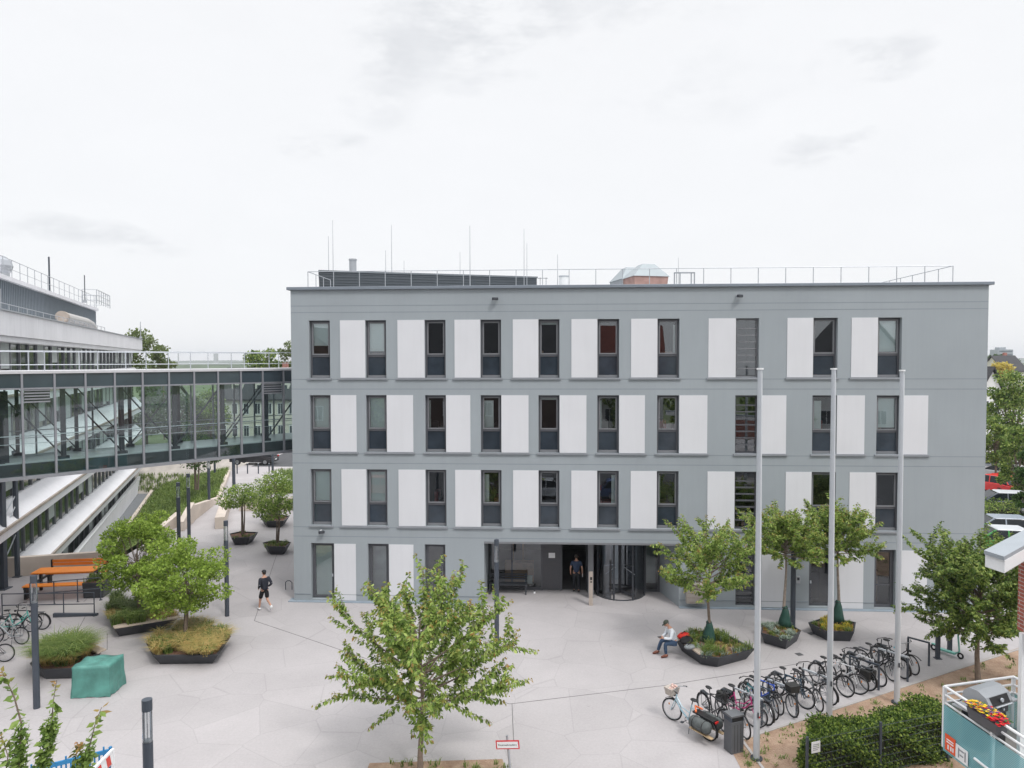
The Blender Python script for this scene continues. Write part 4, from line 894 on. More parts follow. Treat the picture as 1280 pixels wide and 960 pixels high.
# ================================================================ TREES
def rdir(rn): 
    while True:
        v=Vector((rn.uniform(-1,1),rn.uniform(-1,1),rn.uniform(-1,1)))
        if .01<v.length<1: return v.normalized()
UP=Vector((0,0,1))
def leaves_along(mb,pts,rn,per,size,droop,start=.1,young=.12,spread=.05):
    L=sum((b-a).length for a,b in zip(pts,pts[1:])); n=int(L*per); seg=len(pts)-1
    for i in range(n):
        t=start+(1-start)*(i+rn.random())/max(1,n); f=min(t,.9999)*seg; k=int(f); p=pts[k].lerp(pts[k+1],f-k); d=(pts[k+1]-pts[k]).normalized()
        s=d.cross(UP); s=s.normalized() if s.length>.01 else Vector((1,0,0)); s=s*(1 if i%2 else -1)
        ld=(d*.45+s*rn.uniform(.4,1)+rdir(rn)*.45-UP*droop*rn.uniform(.4,1.2)).normalized()
        nrm=(UP*.7+rdir(rn)*.7).normalized(); sz=size*rn.uniform(.65,1.15)*(1-.35*max(0,t-.8)/.2)
        tip=max(0,(t-(1-young))/young) if young>0 else 0
        mb.leaf(p+rdir(rn)*spread,ld,sz,sz*.5,nrm,tip*rn.uniform(.3,1) if rn.random()<.75 else 0)
def whip(p,d,L,rn,curve,seg=6):
    pts=[p]; d=d.normalized()
    for i in range(seg):
        d=(d+UP*curve/seg+rdir(rn)*.10).normalized(); pts.append(pts[-1]+d*L/seg)
    return pts
def cherry(label,base,H,th,Rr,nl,seed,lm,leaf=.10,per=60,trunk=.07,group=None,name='street_tree',clearz=0,bark=None,stems=1,droop=.7,curve=.35,young=.12,sub=6,lean=(0,0),cat='tree',elo=8,ehi=72):
    rn=random.Random(seed); e=empty(name,label,cat,tuple(base),0,group)
    tb=MB(); lf=MB(); bark=bark or M_bark
    for s in range(stems):
        off=Vector((rn.uniform(-.12,.12),rn.uniform(-.12,.12),0)) if stems>1 else Vector()
        ax=Vector((lean[0]+(rn.uniform(-.25,.25) if stems>1 else 0),lean[1]+(rn.uniform(-.25,.25) if stems>1 else 0),1))
        def axis(z): return off+Vector((ax.x*z*.35,ax.y*z*.35,z))+Vector((.04*math.sin(z*2+seed),.04*math.cos(z*1.7+seed),0))
        tt=H*.86; zs_=[tt*i/9 for i in range(10)]
        tr=trunk*(1 if stems==1 else .6)
        tb.tube([axis(z) for z in zs_],[tr*(1.25 if i==0 else 1)*(1-.85*(z/tt)**1.2)+.006 for i,z in enumerate(zs_)],9)
        for i in range(nl//stems):
            f=(i+.5)/(nl//stems); z=th+(H*.74-th)*f**1.0; az=i*2.4+rn.uniform(-.35,.35)+s
            el=R(elo+(ehi-elo)*f**1.1+rn.uniform(-8,8)); ln=min(Rr*(1.08-.25*f)*rn.uniform(.78,1.12)/max(.35,math.cos(el)), (H-z)/max(.15,math.sin(el))*1.0*rn.uniform(.85,1.05), Rr*1.25)
            if f<.12: ln*=.8
            d=Vector((math.cos(az)*math.cos(el),math.sin(az)*math.cos(el),math.sin(el)))
            pts=whip(axis(z),d,ln,rn,curve*(.6 if f>.6 else 1))
            tb.tube(pts,[max(.004,tr*.42*(1-k/6.3)) for k in range(7)],6,cap=False)
            leaves_along(lf,pts,rn,per,leaf,droop,.3,young)
            for k in range(sub):
                t=.22+.7*(k+rn.random())/sub; q=t*6; a=int(min(q,5.99)); p=pts[a].lerp(pts[a+1],q-a); dd=(pts[a+1]-pts[a]).normalized()
                sd=(dd*.75+rdir(rn)*.75+UP*.12).normalized(); l2=ln*rn.uniform(.22,.48)*(1.15-t*.5)
                p2=whip(p,sd,l2,rn,curve*.5,4); tb.tube(p2,[.009,.007,.006,.004,.003],4,cap=False); leaves_along(lf,p2,rn,per*1.15,leaf,droop,.05,young*1.2)
    tb.build('trunk',bark,e); lf.build('crown',lm,e); return e
def clump(label,base,H,cz,rx,rz,ncl,per,leaf,lm,seed,group=None,name='tree',trunk=.18,bark=None,stems=1,clr=.42,ry=None,cat='tree'):
    rn=random.Random(seed); e=empty(name,label,cat,tuple(base),0,group); tb=MB(); lf=MB(); ry=ry or rx
    ctr=Vector((0,0,cz))
    roots=[Vector((rn.uniform(-.15,.15),rn.uniform(-.15,.15),0))*(stems>1) for _ in range(stems)]
    for r0 in roots: tb.tube([r0,r0*1.6+Vector((.03,0,cz*.5)),r0*2.2+Vector((0,.03,cz))],[trunk,trunk*.75,trunk*.4],8)
    for i in range(ncl):
        d=rdir(rn); rad=rn.uniform(.35,1.0)**.6
        c=ctr+Vector((d.x*rx*rad,d.y*ry*rad,d.z*rz*rad)); r=rx*clr*rn.uniform(.55,1.15)
        r0=rn.choice(roots); a=r0*1.8+Vector((0,0,max(cz-rz*.8,cz*.35)+rn.uniform(0,rz*.7)))
        m_=a.lerp(c,.5)+Vector((0,0,-.06*rx)); tb.tube([a,m_,c],[trunk*.3,trunk*.18,.01],5,cap=False)
        for k in range(per):
            dd=rdir(rn)*r*rn.uniform(.3,1)**.5; dd.z*=.75; p=c+dd
            ld=(dd.normalized()*.6+rdir(rn)*.8-UP*.25).normalized(); nrm=(UP*.8+rdir(rn)*.8).normalized(); sz=leaf*rn.uniform(.6,1.25)
            lf.leaf(p,ld,sz,sz*.72,nrm)
    tb.build('trunk',bark or M_bark,e); lf.build('crown',lm,e); return e
gp='young trees around the square'
P=G(527,967); cherry('large foreground cherry tree with reddish shoot tips, right of centre bottom',P,4.75,1.6,2.6,34,23,LG_main,.145,58,.07,young=.14,sub=9,elo=6,ehi=58,curve=.30,droop=1.0)
PS=Vector((0,0,.38))
P=G(886,801,.38); cherry('young tree with green trunk wrap in the big planter where the man sits',P,4.15,1.75,2.1,32,33,LG_main,.13,64,.055,gp,elo=0,ehi=52,sub=7,droop=.9)
P=G(981,783,.38); cherry('round headed young tree in the small planter by the dark post',P,4.45,2.7,1.7,34,35,LG_main,.13,74,.06,gp,bark=M_bark2,elo=-4,ehi=66,sub=8)
P=G(1047,777,.38); cherry('young tree in the planter with the yellow flowers, behind the middle flagpole',P,4.55,2.7,1.6,32,38,LG_main,.13,72,.06,gp,bark=M_bark2,elo=-4,ehi=70,sub=8)
P=G(1222,851); cherry('dense dark maple-like tree in the soil bed at the right edge, above the scooter',P,4.5,1.6,2.35,58,41,LG_mid,.14,76,.08,gp,young=.1,elo=-6,ehi=64,sub=8)
P=G(176,772,.38); clump('light green multi-stem tree in the rear left planter with the wooden seat',P,4.3,2.6,1.5,1.75,66,240,.10,LG_lime,51,gp,trunk=.05,stems=3,clr=.25)
P=G(228,797,.38); clump('light green rounded tree in the planter of straw-coloured grasses',P,3.8,2.25,1.6,1.55,66,240,.10,LG_lime,52,gp,trunk=.05,stems=3,clr=.25)
for (px,py,H,lab,sd,fl) in ((303,670,3.1,'small flat-topped tree in the left one of the three far planters',61,0),(345,680,3.1,'small tree in the far planter nearest the grey building',62,0),(341,650,3.2,'white blossoming small tree in the rearmost planter',63,1)):
    P=G(px,py,.4); e=clump(lab,P,H,2.3,1.2,.75,30,80,.13,LG_main,sd,'small trees in the far planters',trunk=.05,stems=3,clr=.34)
    if fl or sd==61:
        g=MB(); rw=random.Random(sd)
        for k in range(130 if fl else 14):
            d=rdir(rw); p=Vector((d.x*1.2,d.y*1.2,2.35+abs(d.z)*.8)); g.leaf(p,rdir(rw),.11,.09,UP)
        g.build('blossom',FL_white,e)
# green wraps on trunks
def wrapbag(px,py,z,h):
    P=G(px,py,z); e=empty('trunk_wrap','dark green watering bag '+{886:'around the trunk in the big planter by the man',981:'around the trunk in the small planter by the dark post',1047:'around the trunk behind the middle flagpole'}[px],'watering bag',tuple(P),0,'watering bags around the young trunks')
    part('bag',mat('bag_green',(.018,.065,.05),.6,.15,6,bump=.5,bscale=12),e,lambda g:g.tube([(0,0,0),(0,0,h*.3),(.02,0,h*.75),(0,0,h)],[.27,.22,.13,.08],10),smooth=True); part('strap',M_black,e,lambda g:g.torus((0,0,h*.93),(0,0,1),.1,.015,12,5))
wrapbag(886,801,.38,.75); wrapbag(981,783,.38,.8); wrapbag(1047,777,.38,.85)
# foreground shoots, lower left
base=Vector((V(60,950,7.6).x,7.6,0)); e=empty('cherry_shoots','young cherry tree whose upright leafy shoots enter at the lower left corner','tree',tuple(base))
tb=MB(); lf=MB(); rn=random.Random(77)
def shoot(pix,Y,r0,per,size,st=0.0,young=.25):
    pts=[V(x,y,Y)-base for x,y in pix]; tb.tube(pts,[max(.003,r0*(1-.85*i/(len(pts)-1))) for i in range(len(pts))],6); 
    return pts
def dress(pts,per,size,young,spread=.01,st=0):
    leaves_along(lf,pts,rn,per,size,.55,st,young,spread)
s1=shoot([(30,1250),(18,1010),(23,960),(27,905),(18,872),(8,850),(2,838)],7.4,.018,1,1); dress(s1[:4],300,.085,0,.06); dress(s1[3:],46,.13,.5)
s2=shoot([(52,1250),(45,1010),(52,965),(60,925),(65,898),(67,874),(71,850)],7.5,.015,1,1); dress(s2[:5],280,.085,0,.06); dress(s2[4:],44,.12,.5)
s3=shoot([(70,1260),(92,1030),(105,965),(112,933),(119,905),(127,884)],7.7,.014,1,1); dress(s3[:4],210,.09,0,.055); dress(s3[3:],46,.12,.5)
s4=shoot([(66,1260),(82,1030),(90,975),(95,945),(97,930)],7.6,.012,1,1); dress(s4,60,.085,.3,.03)
s5=shoot([(10,1250),(-5,1020),(6,975),(10,945),(0,915)],7.2,.015,1,1); dress(s5,50,.09,.2,.03)
tb.tube([(0,0,0),(.05,0,2),(0,0,4.2)],[.09,.07,.04],9)
for q in (s1[0],s2[0],s3[0],s4[0],s5[0]): tb.tube([(0,0,3.0),(q*.5+Vector((0,0,1.9))),q],[.03,.025,.02],6); 
tb.build('trunk',M_bark,e); lf.build('crown',leafmat('leaf_shoot',[(.12,.20,.05),(.22,.33,.08),(.33,.45,.12)],tip=(.5,.2,.08)),e)
# background trees
def bgt(px,ytop,ybot,wpx,Y,label,lm,seed,ncl=40,per=90,leaf=None,tr=True,group='trees beyond the square',zg=0.0):
    k=Y/FPX; zt=V(px,ytop,Y).z; zb_=V(px,ybot,Y).z; x=V(px,ytop,Y).x; w=wpx*k/2
    leaf=leaf or max(.16,3.2*k)
    return clump(label,(x,Y,zg),zt,(zt+zb_)/2-zg,w*.86,(zt-zb_)/2*.86,ncl,per,leaf,lm,seed,group,clr=.38,trunk=max(.1,w*.07))
bgt(163,398,470,62,92,'feathery light tree rising behind the far end of the white parapet',LG_olive,101,26,60,.42,zg=LOW)
bgt(203,425,475,40,97,'loose branched tree right of the white parapet above the footbridge',LG_olive,102,20,50,.42,zg=LOW)
bgt(328,430,472,44,110,'round dark tree showing above the footbridge roof railing',LG_mid,103,26,90,zg=0)
bgt(358,424,480,34,118,'paler tree at the corner of the grey building above the footbridge',LG_olive,104,24,80,zg=0)
bgt(182,472,558,52,88,'dark tree seen through the footbridge beside the white bands',LG_dark,105,34,90,zg=-3.7)
bgt(222,480,560,60,86,'broad dark green tree seen through the middle of the footbridge',LG_dark,106,40,100,zg=-2)
bgt(262,478,572,58,90,'second broad green tree seen through the footbridge, left of the white house',LG_mid,107,40,100,zg=0)
bgt(245,500,565,50,96,'smaller dark tree between the two broad trees behind the footbridge',LG_dark,110,34,90,zg=0)
clump('small dark topped tree standing in the grass bank',G(246,612,0),4,3.1,2.0,1.1,34,80,.2,LG_dark,108,'trees beyond the square',trunk=.09,stems=3,clr=.4)
bgt(352,588,612,30,70,'low green bush at the left corner behind the grey building',LG_mid,109,20,70)
# right background
bgt(1268,455,600,72,66,'big dense tree at the right edge beyond the grey building',LG_mid,111,60,140,.26)
bgt(1246,512,592,42,61,'young rounded tree above the red parked car',LG_mid,112,40,110,.22)
bgt(1275,520,660,46,52,'tree crown at the far right beside the parking lot',LG_mid,113,44,120,.22)
bgt(1290,545,700,40,46,'dark tree partly cut by the right picture edge above the white eave',LG_dark,114,40,110,.2)
bgt(1247,455,475,34,150,'yellow leaved tree in front of the distant roofs',LG_yel,115,20,70,.8)
bgt(1240,440,468,30,210,'dark conifer-like tree below the distant tower block',LG_dark,116,20,70,1.1)
bgt(1262,447,470,36,260,'distant dark tree right of the tower block',LG_dark,117,20,60,1.3)
# clipped shrub mass in the parking lot
def bush(name,label,cat,pts,h,seed,lm,dens=900,leaf=.09,wav=.12):
    e=empty(name,label,cat,(pts[0][0],pts[0][1],0)); rn=random.Random(seed); pts=[Vector((p[0],p[1],0)) for p in pts]
    # interior body + leaves on the shell
    xs=[p.x for p in pts]; ys=[p.y for p in pts]
    def inside(x,y):
        c=False; n=len(pts)
        for i in range(n):
            a=pts[i]; b=pts[i-1]
            if (a.y>y)!=(b.y>y) and x<(b.x-a.x)*(y-a.y)/(b.y-a.y)+a.x: c=not c
        return c
    lf=MB(); ctr=sum(pts,Vector())/len(pts)
    sh=[ctr+(p-ctr)*.9 for p in pts]
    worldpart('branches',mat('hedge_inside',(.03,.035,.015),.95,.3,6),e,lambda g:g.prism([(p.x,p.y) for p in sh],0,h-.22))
    per=sum((pts[i]-pts[i-1]).length for i in range(len(pts)))
    def hh(x,y): return h+wav*(math.sin(x*1.9+seed)*.6+math.sin(y*2.7+x)*.5+math.sin(x*5.1+y*3)*.25)
    area=(max(xs)-min(xs))*(max(ys)-min(ys)); n=int(area*dens)
    for i in range(n):
        x=rn.uniform(min(xs),max(xs)); y=rn.uniform(min(ys),max(ys))
        if not inside(x,y): continue
        p=Vector((x,y,hh(x,y)-rn.random()**2*.3))-e.location
        lf.leaf(p,(rdir(rn)+UP*.5).normalized(),leaf*rn.uniform(.6,1.2),leaf*.6,(UP+rdir(rn)*.8).normalized())
    for i in range(len(pts)):
        a=pts[i-1]; b=pts[i]; d=(b-a); L=d.length; out=Vector((d.y,-d.x,0)).normalized(); 
        if out.dot((a+b)/2-ctr)<0: out=-out
        for k in range(int(L*h*dens)):
            q=a.lerp(b,rn.random()); z=rn.random()*hh(q.x,q.y)
            p=q+out*(rn.uniform(-.22,.10)+.10*math.sin(q.x*4+z*5))+Vector((0,0,z))-e.location
            lf.leaf(p,(rdir(rn)+out*.7).normalized(),leaf*rn.uniform(.6,1.2),leaf*.6,(out+UP*.5+rdir(rn)*.7).normalized())
    lf.build('foliage',lm,e); return e
Q=[G(1222,655),G(1268,655),G(1272,638),G(1222,638)]; bush('shrub_bed','low clipped green shrub bed between two rows of parked cars','shrub',[(p.x,p.y) for p in Q],1.1,5,LG_mid,90,.16)
hz=1.55
Q=[V(1004,915,18.6),V(1186,884,19.9),V(1188,884,18.1),V(1000,921,16.6)]
F_a=G(1009,926,1.35); F_b=G(1186,890,1.35); fd=(F_b-F_a).normalized(); fn_=Vector((-fd.y,fd.x,0)); F_a.z=0; F_b.z=0
hp=[F_a+fn_*.12+fd*.05,F_b+fn_*.12+fd*.4,F_b+fn_*.95+fd*.4,F_a+fn_*.9+fd*.8]
bush('hedge','dense leafy hedge behind the dark wire fence beside the balcony','hedge',[(p.x,p.y) for p in hp],1.25,6,LG_hedge,1700,.085,.14)
e=empty('wire_fence','dark wire mesh fence along the near side of the hedge','fence',tuple(F_a))
for t in (0,.5,1.0): 
    p=F_a.lerp(F_b,t); worldpart('post',M_slate,e,lambda g:g.beam(p,p+Vector((0,0,1.45)),.055,.055))
def wires(g):
    for k in range(7): g.tube([F_a+Vector((0,0,.15+.2*k)),F_b+Vector((0,0,.15+.2*k))],.005,4)
    L=(F_b-F_a).length; x=0
    while x<L: p=F_a+fd*x; g.tube([p+Vector((0,0,.1)),p+Vector((0,0,1.4))],.0025,4); x+=.15
worldpart('mesh',M_slate,e,wires)
p=F_a+fd*.2-fn_*.05; e=empty('fence_sign','small white notice plate wired to the first fence post by the hedge','sign',tuple(p)+() if False else (p.x,p.y,1.1),math.atan2(fd.y,fd.x))
part('plate',M_white,e,lambda g:g.box((.02,0,.08),(.26,.01,.28))); part('printed_lines',mat('print_grey',(.25,.26,.28),.6,.05),e,lambda g:[g.box((.02-.02*(k%2),-.007,.15-.045*k),(.18-.04*(k%2),.003,.014)) for k in range(4)])
# ================================================================ PLANTERS
def planter(label,rim,h,shrink=.80,group='pentagonal steel planters',seat=None,seat_label=None,bare=False,gs=None):
    top=[G(x,y,h) for x,y in rim]; c=sum(top,Vector())/len(top); c.z=0
    if sum((top[i-1].x*top[i].y-top[i].x*top[i-1].y) for i in range(len(top)))<0: top=top[::-1]; 
    e=empty('planter',label,'planter',tuple(c),0,group)
    t=[(p.x-c.x,p.y-c.y) for p in top]; b=[(x*shrink,y*shrink) for x,y in t]; inn=[(x*.93,y*.93) for x,y in t]
    def f(g):
        n=len(t); k=g.pts([(x,y,0) for x,y in b]+[(x,y,h) for x,y in t]+[(x,y,h) for x,y in inn]+[(x,y,h-.08) for x,y in inn])
        g.f.append(tuple(k+i for i in reversed(range(n))))
        for i in range(n):
            j=(i+1)%n
            for r in range(3): g.f.append((k+r*n+i,k+r*n+j,k+(r+1)*n+j,k+(r+1)*n+i))
    part('steel_shell',M_plant,e,f); part('soil',M_soil,e,lambda g:g.face([(x,y,h-.06) for x,y in inn]))
    if seat:
        s=[G(x,y,h)-c for x,y in seat]
        part('seat_board',M_wood,e,lambda g:g.prism([(p.x,p.y) for p in s],h+.005,h+.06),.008)
    return e,inn,h
def fill(e,inn,h,specs,seed,kk=.97):
    rn=random.Random(seed)
    def rp(k=kk):
        while True:
            i=rn.randrange(len(inn)); j=(i+1)%len(inn); a=rn.random()**(.5 if kk<.9 or h>.43 else .38); b=rn.random()
            x=(inn[i][0]*(1-b)+inn[j][0]*b)*a*k; y=(inn[i][1]*(1-b)+inn[j][1]*b)*a*k; return x,y
    for (nm,m,n,per,hh,spread,w,lean) in specs:
        g=MB()
        for i in range(n): x,y=rp(); tufts(g,(x,y,h-.07),per,hh,spread,w,rn,.7,lean)
        g.build(nm,m,e)
M_red=leafmat('sedum_mix',[(.30,.12,.05),(.42,.32,.10),(.20,.24,.08)],trans=.2)
M_silver=leafmat('silver_leaf',[(.26,.33,.27),(.36,.42,.36),(.18,.25,.17)],trans=.2)
M_yelf=leafmat('yellow_flower',[(.55,.42,.04),(.62,.48,.06),(.40,.38,.06)],trans=.2)
r=planter('large dark planter where the man sits, with wooden seat edge and one tree',[(844,799),(874,819),(899,823),(944,811),(901,788.5),(866,788)],.42,seat=[(844,798.5),(852,797),(881,817),(874,819)])
fill(*r,[('foliage',GR_green,40,26,.42,.14,.012,.5),('ground_plants',M_red,60,14,.13,.10,.02,.8),('silver_plants',M_silver,14,26,.26,.14,.014,.7),('straw_grass',GR_straw,10,18,.35,.1,.01,.5)],1)
r=planter('small dark planter with a round tree, in front of the dark post',[(951,791),(984,800.5),(1001.6,788),(985,778),(953,779)],.42)
fill(*r,[('ground_plants',M_red,26,12,.12,.1,.02,.8),('silver_plants',M_silver,14,34,.22,.13,.022,.9),('foliage',GR_green,9,18,.2,.1,.012,.6)],2)
r=planter('dark planter with yellow flowers behind the middle flagpole',[(1010,778),(1032,789),(1068,790),(1070,777.5),(1032,771)],.42)
fill(*r,[('ground_plants',M_red,26,12,.12,.1,.02,.8),('yellow_flowers',M_yelf,12,30,.25,.12,.014,.5),('foliage',GR_green,16,18,.25,.1,.012,.6)],3)
r=planter('left planter full of straw-coloured grasses under the light green tree',[(182,803),(191,820),(273,819),(289,795),(250,779),(222,783)],.42,seat=[(180,803),(187,806),(246,781),(238,779.5)])
fill(*r,[('straw_grass',GR_straw,46,120,.50,.16,.012,1.1),('foliage',GR_green,20,110,.50,.17,.012,.8)],4)
r=planter('rear left planter with a broad wooden seat and dark grasses',[(134,768),(143,786),(222,773),(215,752),(140,748)],.45,seat=[(141,784),(143,786.5),(226,773),(220,766)])
fill(*r,[('straw_grass',GR_straw,26,100,.42,.17,.012,1.0),('foliage',GR_green,26,110,.70,.18,.012,.6)],5)
r=planter('low planter of long drooping grass left of the green covered box',[(37,829),(52,837),(92,836),(128,813),(100,802),(58,811)],.42,seat=[(90,806),(100,801.5),(133,813),(122,818)])
fill(*r,[('straw_grass',GR_straw,26,120,.65,.15,.012,1.1),('foliage',GR_green,15,170,.95,.13,.012,1.1)],6,.68)
for i,rim in enumerate(([(286.5,667),(289,672.3),(312,671.5),(323,665),(300,664)],[(328,678),(334,683),(357,683.4),(364,677.5),(345.6,675)],[(324,645),(331,651.3),(355,651),(362,645),(345,642)])):
    r=planter(['dark planter left of the three far ones, bare soil inside','far dark planter nearest the grey building','rearmost dark planter below the blossoming tree'][i],rim,.5,.66)
    fill(*r,[('foliage',GR_green,14 if i else 4,20,.2,.2,.02,.8)],7+i)
# ================================================================ BICYCLES
WR=.335
wheel_cache={}
def wheel_meshes():
    if wheel_cache: return wheel_cache
    g=MB(); g.torus((0,0,0),(0,1,0),WR-.02,.021,34,6); me=g.build('t',M_tyre); wheel_cache['tyre']=me.data; bpy.data.objects.remove(me)
    g=MB(); g.torus((0,0,0),(0,1,0),WR-.048,.013,34,5); g.tube([(0,-.04,0),(0,.04,0)],.025,8)
    for i in range(22):
        a=2*PI*i/22; g.tube([(.02*math.cos(a),.025*(-1)**i,.02*math.sin(a)),((WR-.05)*math.cos(a),0,(WR-.05)*math.sin(a))],.0022,3,cap=False)
    me=g.build('t',M_rim); wheel_cache['rim']=me.data; bpy.data.objects.remove(me); return wheel_cache
def bike(label,pos,rz,col,style='city',basket=False,bag=None,rack=True,seatcover=None,cargo=False,steer=None,lean=None,seed=0):
    rn=random.Random(seed+hash(style)%1 if False else seed)
    e=empty('bicycle' if not cargo else 'cargo_bike',label,'bicycle',tuple(pos),rz,'bicycles parked on the square')
    M_c=mat('bike_paint_%02d%02d%02d'%tuple(int(c*99) for c in col),col,.3,.05,spec=.6)
    wc=wheel_meshes(); xb=-.53 if not cargo else -.82; xf=.55
    st=rn.uniform(-.55,.55) if steer is None else steer
    lean_=rn.uniform(-.07,.07) if lean is None else lean
    e.rotation_euler=(lean_,0,rz)
    for x,s in ((xb,0),(xf,st)):
        rim=bpy.data.objects.new('wheel',wc['rim']); COL.objects.link(rim); rim.parent=e; rim.location=(x,0,WR); rim.rotation_euler=(0,0,s)
        ty=bpy.data.objects.new('tyre',wc['tyre']); COL.objects.link(ty); ty.parent=rim
    BBp=Vector((-.09,0,.29)); ST=Vector((-.22,0,.78)); HT=Vector((.36,0,.86)); HB=Vector((.40,0,.70)); RA=Vector((xb,0,WR)); FA=Vector((xf,0,WR))
    def fr(g):
        t=.019
        if style=='city': g.tube([HB,Vector((.2,0,.47)),BBp],t*1.35,8); g.tube([HT-Vector((0,0,.08)),Vector((.15,0,.56)),Vector((-.15,0,.5))],t*.8,8)
        else: g.tube([HB,BBp],t*1.2,8); g.tube([HT-Vector((0.01,0,.05)),ST],t,8)
        g.tube([BBp,ST],t,8); g.tube([HB,HT],t*1.2,8)
        for s in (-.05,.05):
            g.tube([BBp+Vector((0,s*.5,0)),RA+Vector((0,s*1.3,0))],.010,6); g.tube([ST-Vector((0,-s*.4,.08)),RA+Vector((0,s*1.3,0))],.009,6)
    part('frame',M_c,e,fr)
    cs,sn_=math.cos(st),math.sin(st)
    def rot(v): d=Vector(v)-Vector((HB.x,0,0)); return Vector((HB.x+d.x*cs-d.y*sn_,d.x*sn_+d.y*cs,d.z)) if False else Vector(v)
    part('fork',M_c if style!='mtb' else M_dark,e,lambda g:[g.tube([HB,Vector((.42,s,.62)),FA+Vector((0,s,0))],.012,6) for s in (-.05,.05)])
    hbz=1.02 if style!='road' else .95
    hx=.34; hw=.30 if style!='road' else .21
    def bars(g):
        def T(x,y,z): return Vector((hx+(x)*cs-y*sn_,x*sn_+y*cs,z))
        g.tube([HT,Vector((hx,0,hbz))],.014,6)
        if style=='road': g.tube([T(.12,-hw,hbz-.12),T(.14,-hw,hbz),T(.0,-hw,hbz),T(0,hw,hbz),T(.14,hw,hbz),T(.12,hw,hbz-.12)],.012,6)
        else: g.tube([T(-.16,-hw,hbz+.02),T(.02,-hw*.5,hbz+.03),T(.02,hw*.5,hbz+.03),T(-.16,hw,hbz+.02)],.012,6)
    part('handlebar',M_black if style!='city' else M_rim,e,bars)
    if style!='road':
        for s in (-1,1): part('grip',M_black,e,lambda g:g.tube([(hx-.16*cs-s*hw*sn_,-.16*sn_+s*hw*cs,hbz+.02),(hx-.05*cs-s*hw*.8*sn_,-.05*sn_+s*hw*.8*cs,hbz+.025)],.018,6))
    part('saddle',M_black if not seatcover else mat('seat_cover_'+seatcover[0],seatcover[1],.6,.1),e,lambda g:(g.tube([ST,ST+Vector((-.035,0,.14))],.013,6),g.ell((-.29,0,.95),(.14,.085,.035),10,6,lambda d:.75+.25*abs(d.y) if d.x>0 else 1)),smooth=True)
    def crank(g):
        g.torus((BBp.x,.05,BBp.z),(0,1,0),.085,.008,18,4); g.tube([BBp+Vector((0,.07,0)),BBp+Vector((.13,.07,-.10))],.011,5); g.tube([BBp-Vector((0,.07,0)),BBp+Vector((-.13,-.07,.10))],.011,5)
        g.box((BBp.x+.13,.12,BBp.z-.1),(.09,.09,.02)); g.box((BBp.x-.13,-.12,BBp.z+.1),(.09,.09,.02))
        g.tube([BBp+Vector((0,.05,.085)),RA+Vector((0,.05,.035))],.005,4); g.tube([BBp+Vector((0,.05,-.085)),RA+Vector((0,.05,-.035))],.005,4)
    part('crank',M_dark,e,crank)
    if style!='road' and style!='mtb':
        for x,a0,a1 in ((xb,20,200),(xf,40,170)):
            def guard(g):
                n=12; P=[Vector((x+math.cos(R(a0+(a1-a0)*i/n))*(WR+.02),0,WR+math.sin(R(a0+(a1-a0)*i/n))*(WR+.02))) for i in range(n+1)]
                for a,b in zip(P,P[1:]): g.beam(a,b,.05,.006)
            part('mudguard',M_black,e,guard)
    if rack and not cargo:
        part('luggage_rack',M_dark,e,lambda g:(g.tube([(-.25,-.05,.72),(xb-.12,-.05,.73)],.007,5),g.tube([(-.25,.05,.72),(xb-.12,.05,.73)],.007,5),[g.tube([(xb-.05,s,.73),(xb,s*1.3,WR)],.006,5) for s in (-.06,.06)],g.box((xb+.06,0,.73),(.34,.09,.012)),g.box((xb-.15,0,.66),(.03,.06,.05))))
    if basket:
        part('basket',mat('basket_'+str(int(basket[0]*99)),basket,.7,.2,12),e,lambda g:g.prism([(.44,-.14),(.68,-.14),(.68,.14),(.44,.14)],.78,1.0,[(.41,-.18),(.72,-.18),(.72,.18),(.41,.18)]))
    if bag:
        part('pannier',mat('bag_%d'%int(sum(bag)*99),bag,.7,.15,6,bump=.3,bscale=10),e,lambda g:[g.box((xb-.02,s*.13,.53),(.32,.13,.34),0,1.08) for s in (-1,1)],.03)
    part('reflector',mat('reflector_orange',(.75,.25,.03),.3,.05),e,lambda g:g.box((xf*1.0+.12,.0,WR+.12),(.03,.02,.05)))
    part('headlight',M_black,e,lambda g:g.box((.47,0,.80),(.07,.06,.06)))
    part('kickstand',M_dark,e,lambda g:g.tube([(-.2,.05,.3),(-.28,.2,.01)],.009,5))
    return e
hd=Vector((.5,-.87,0)); 
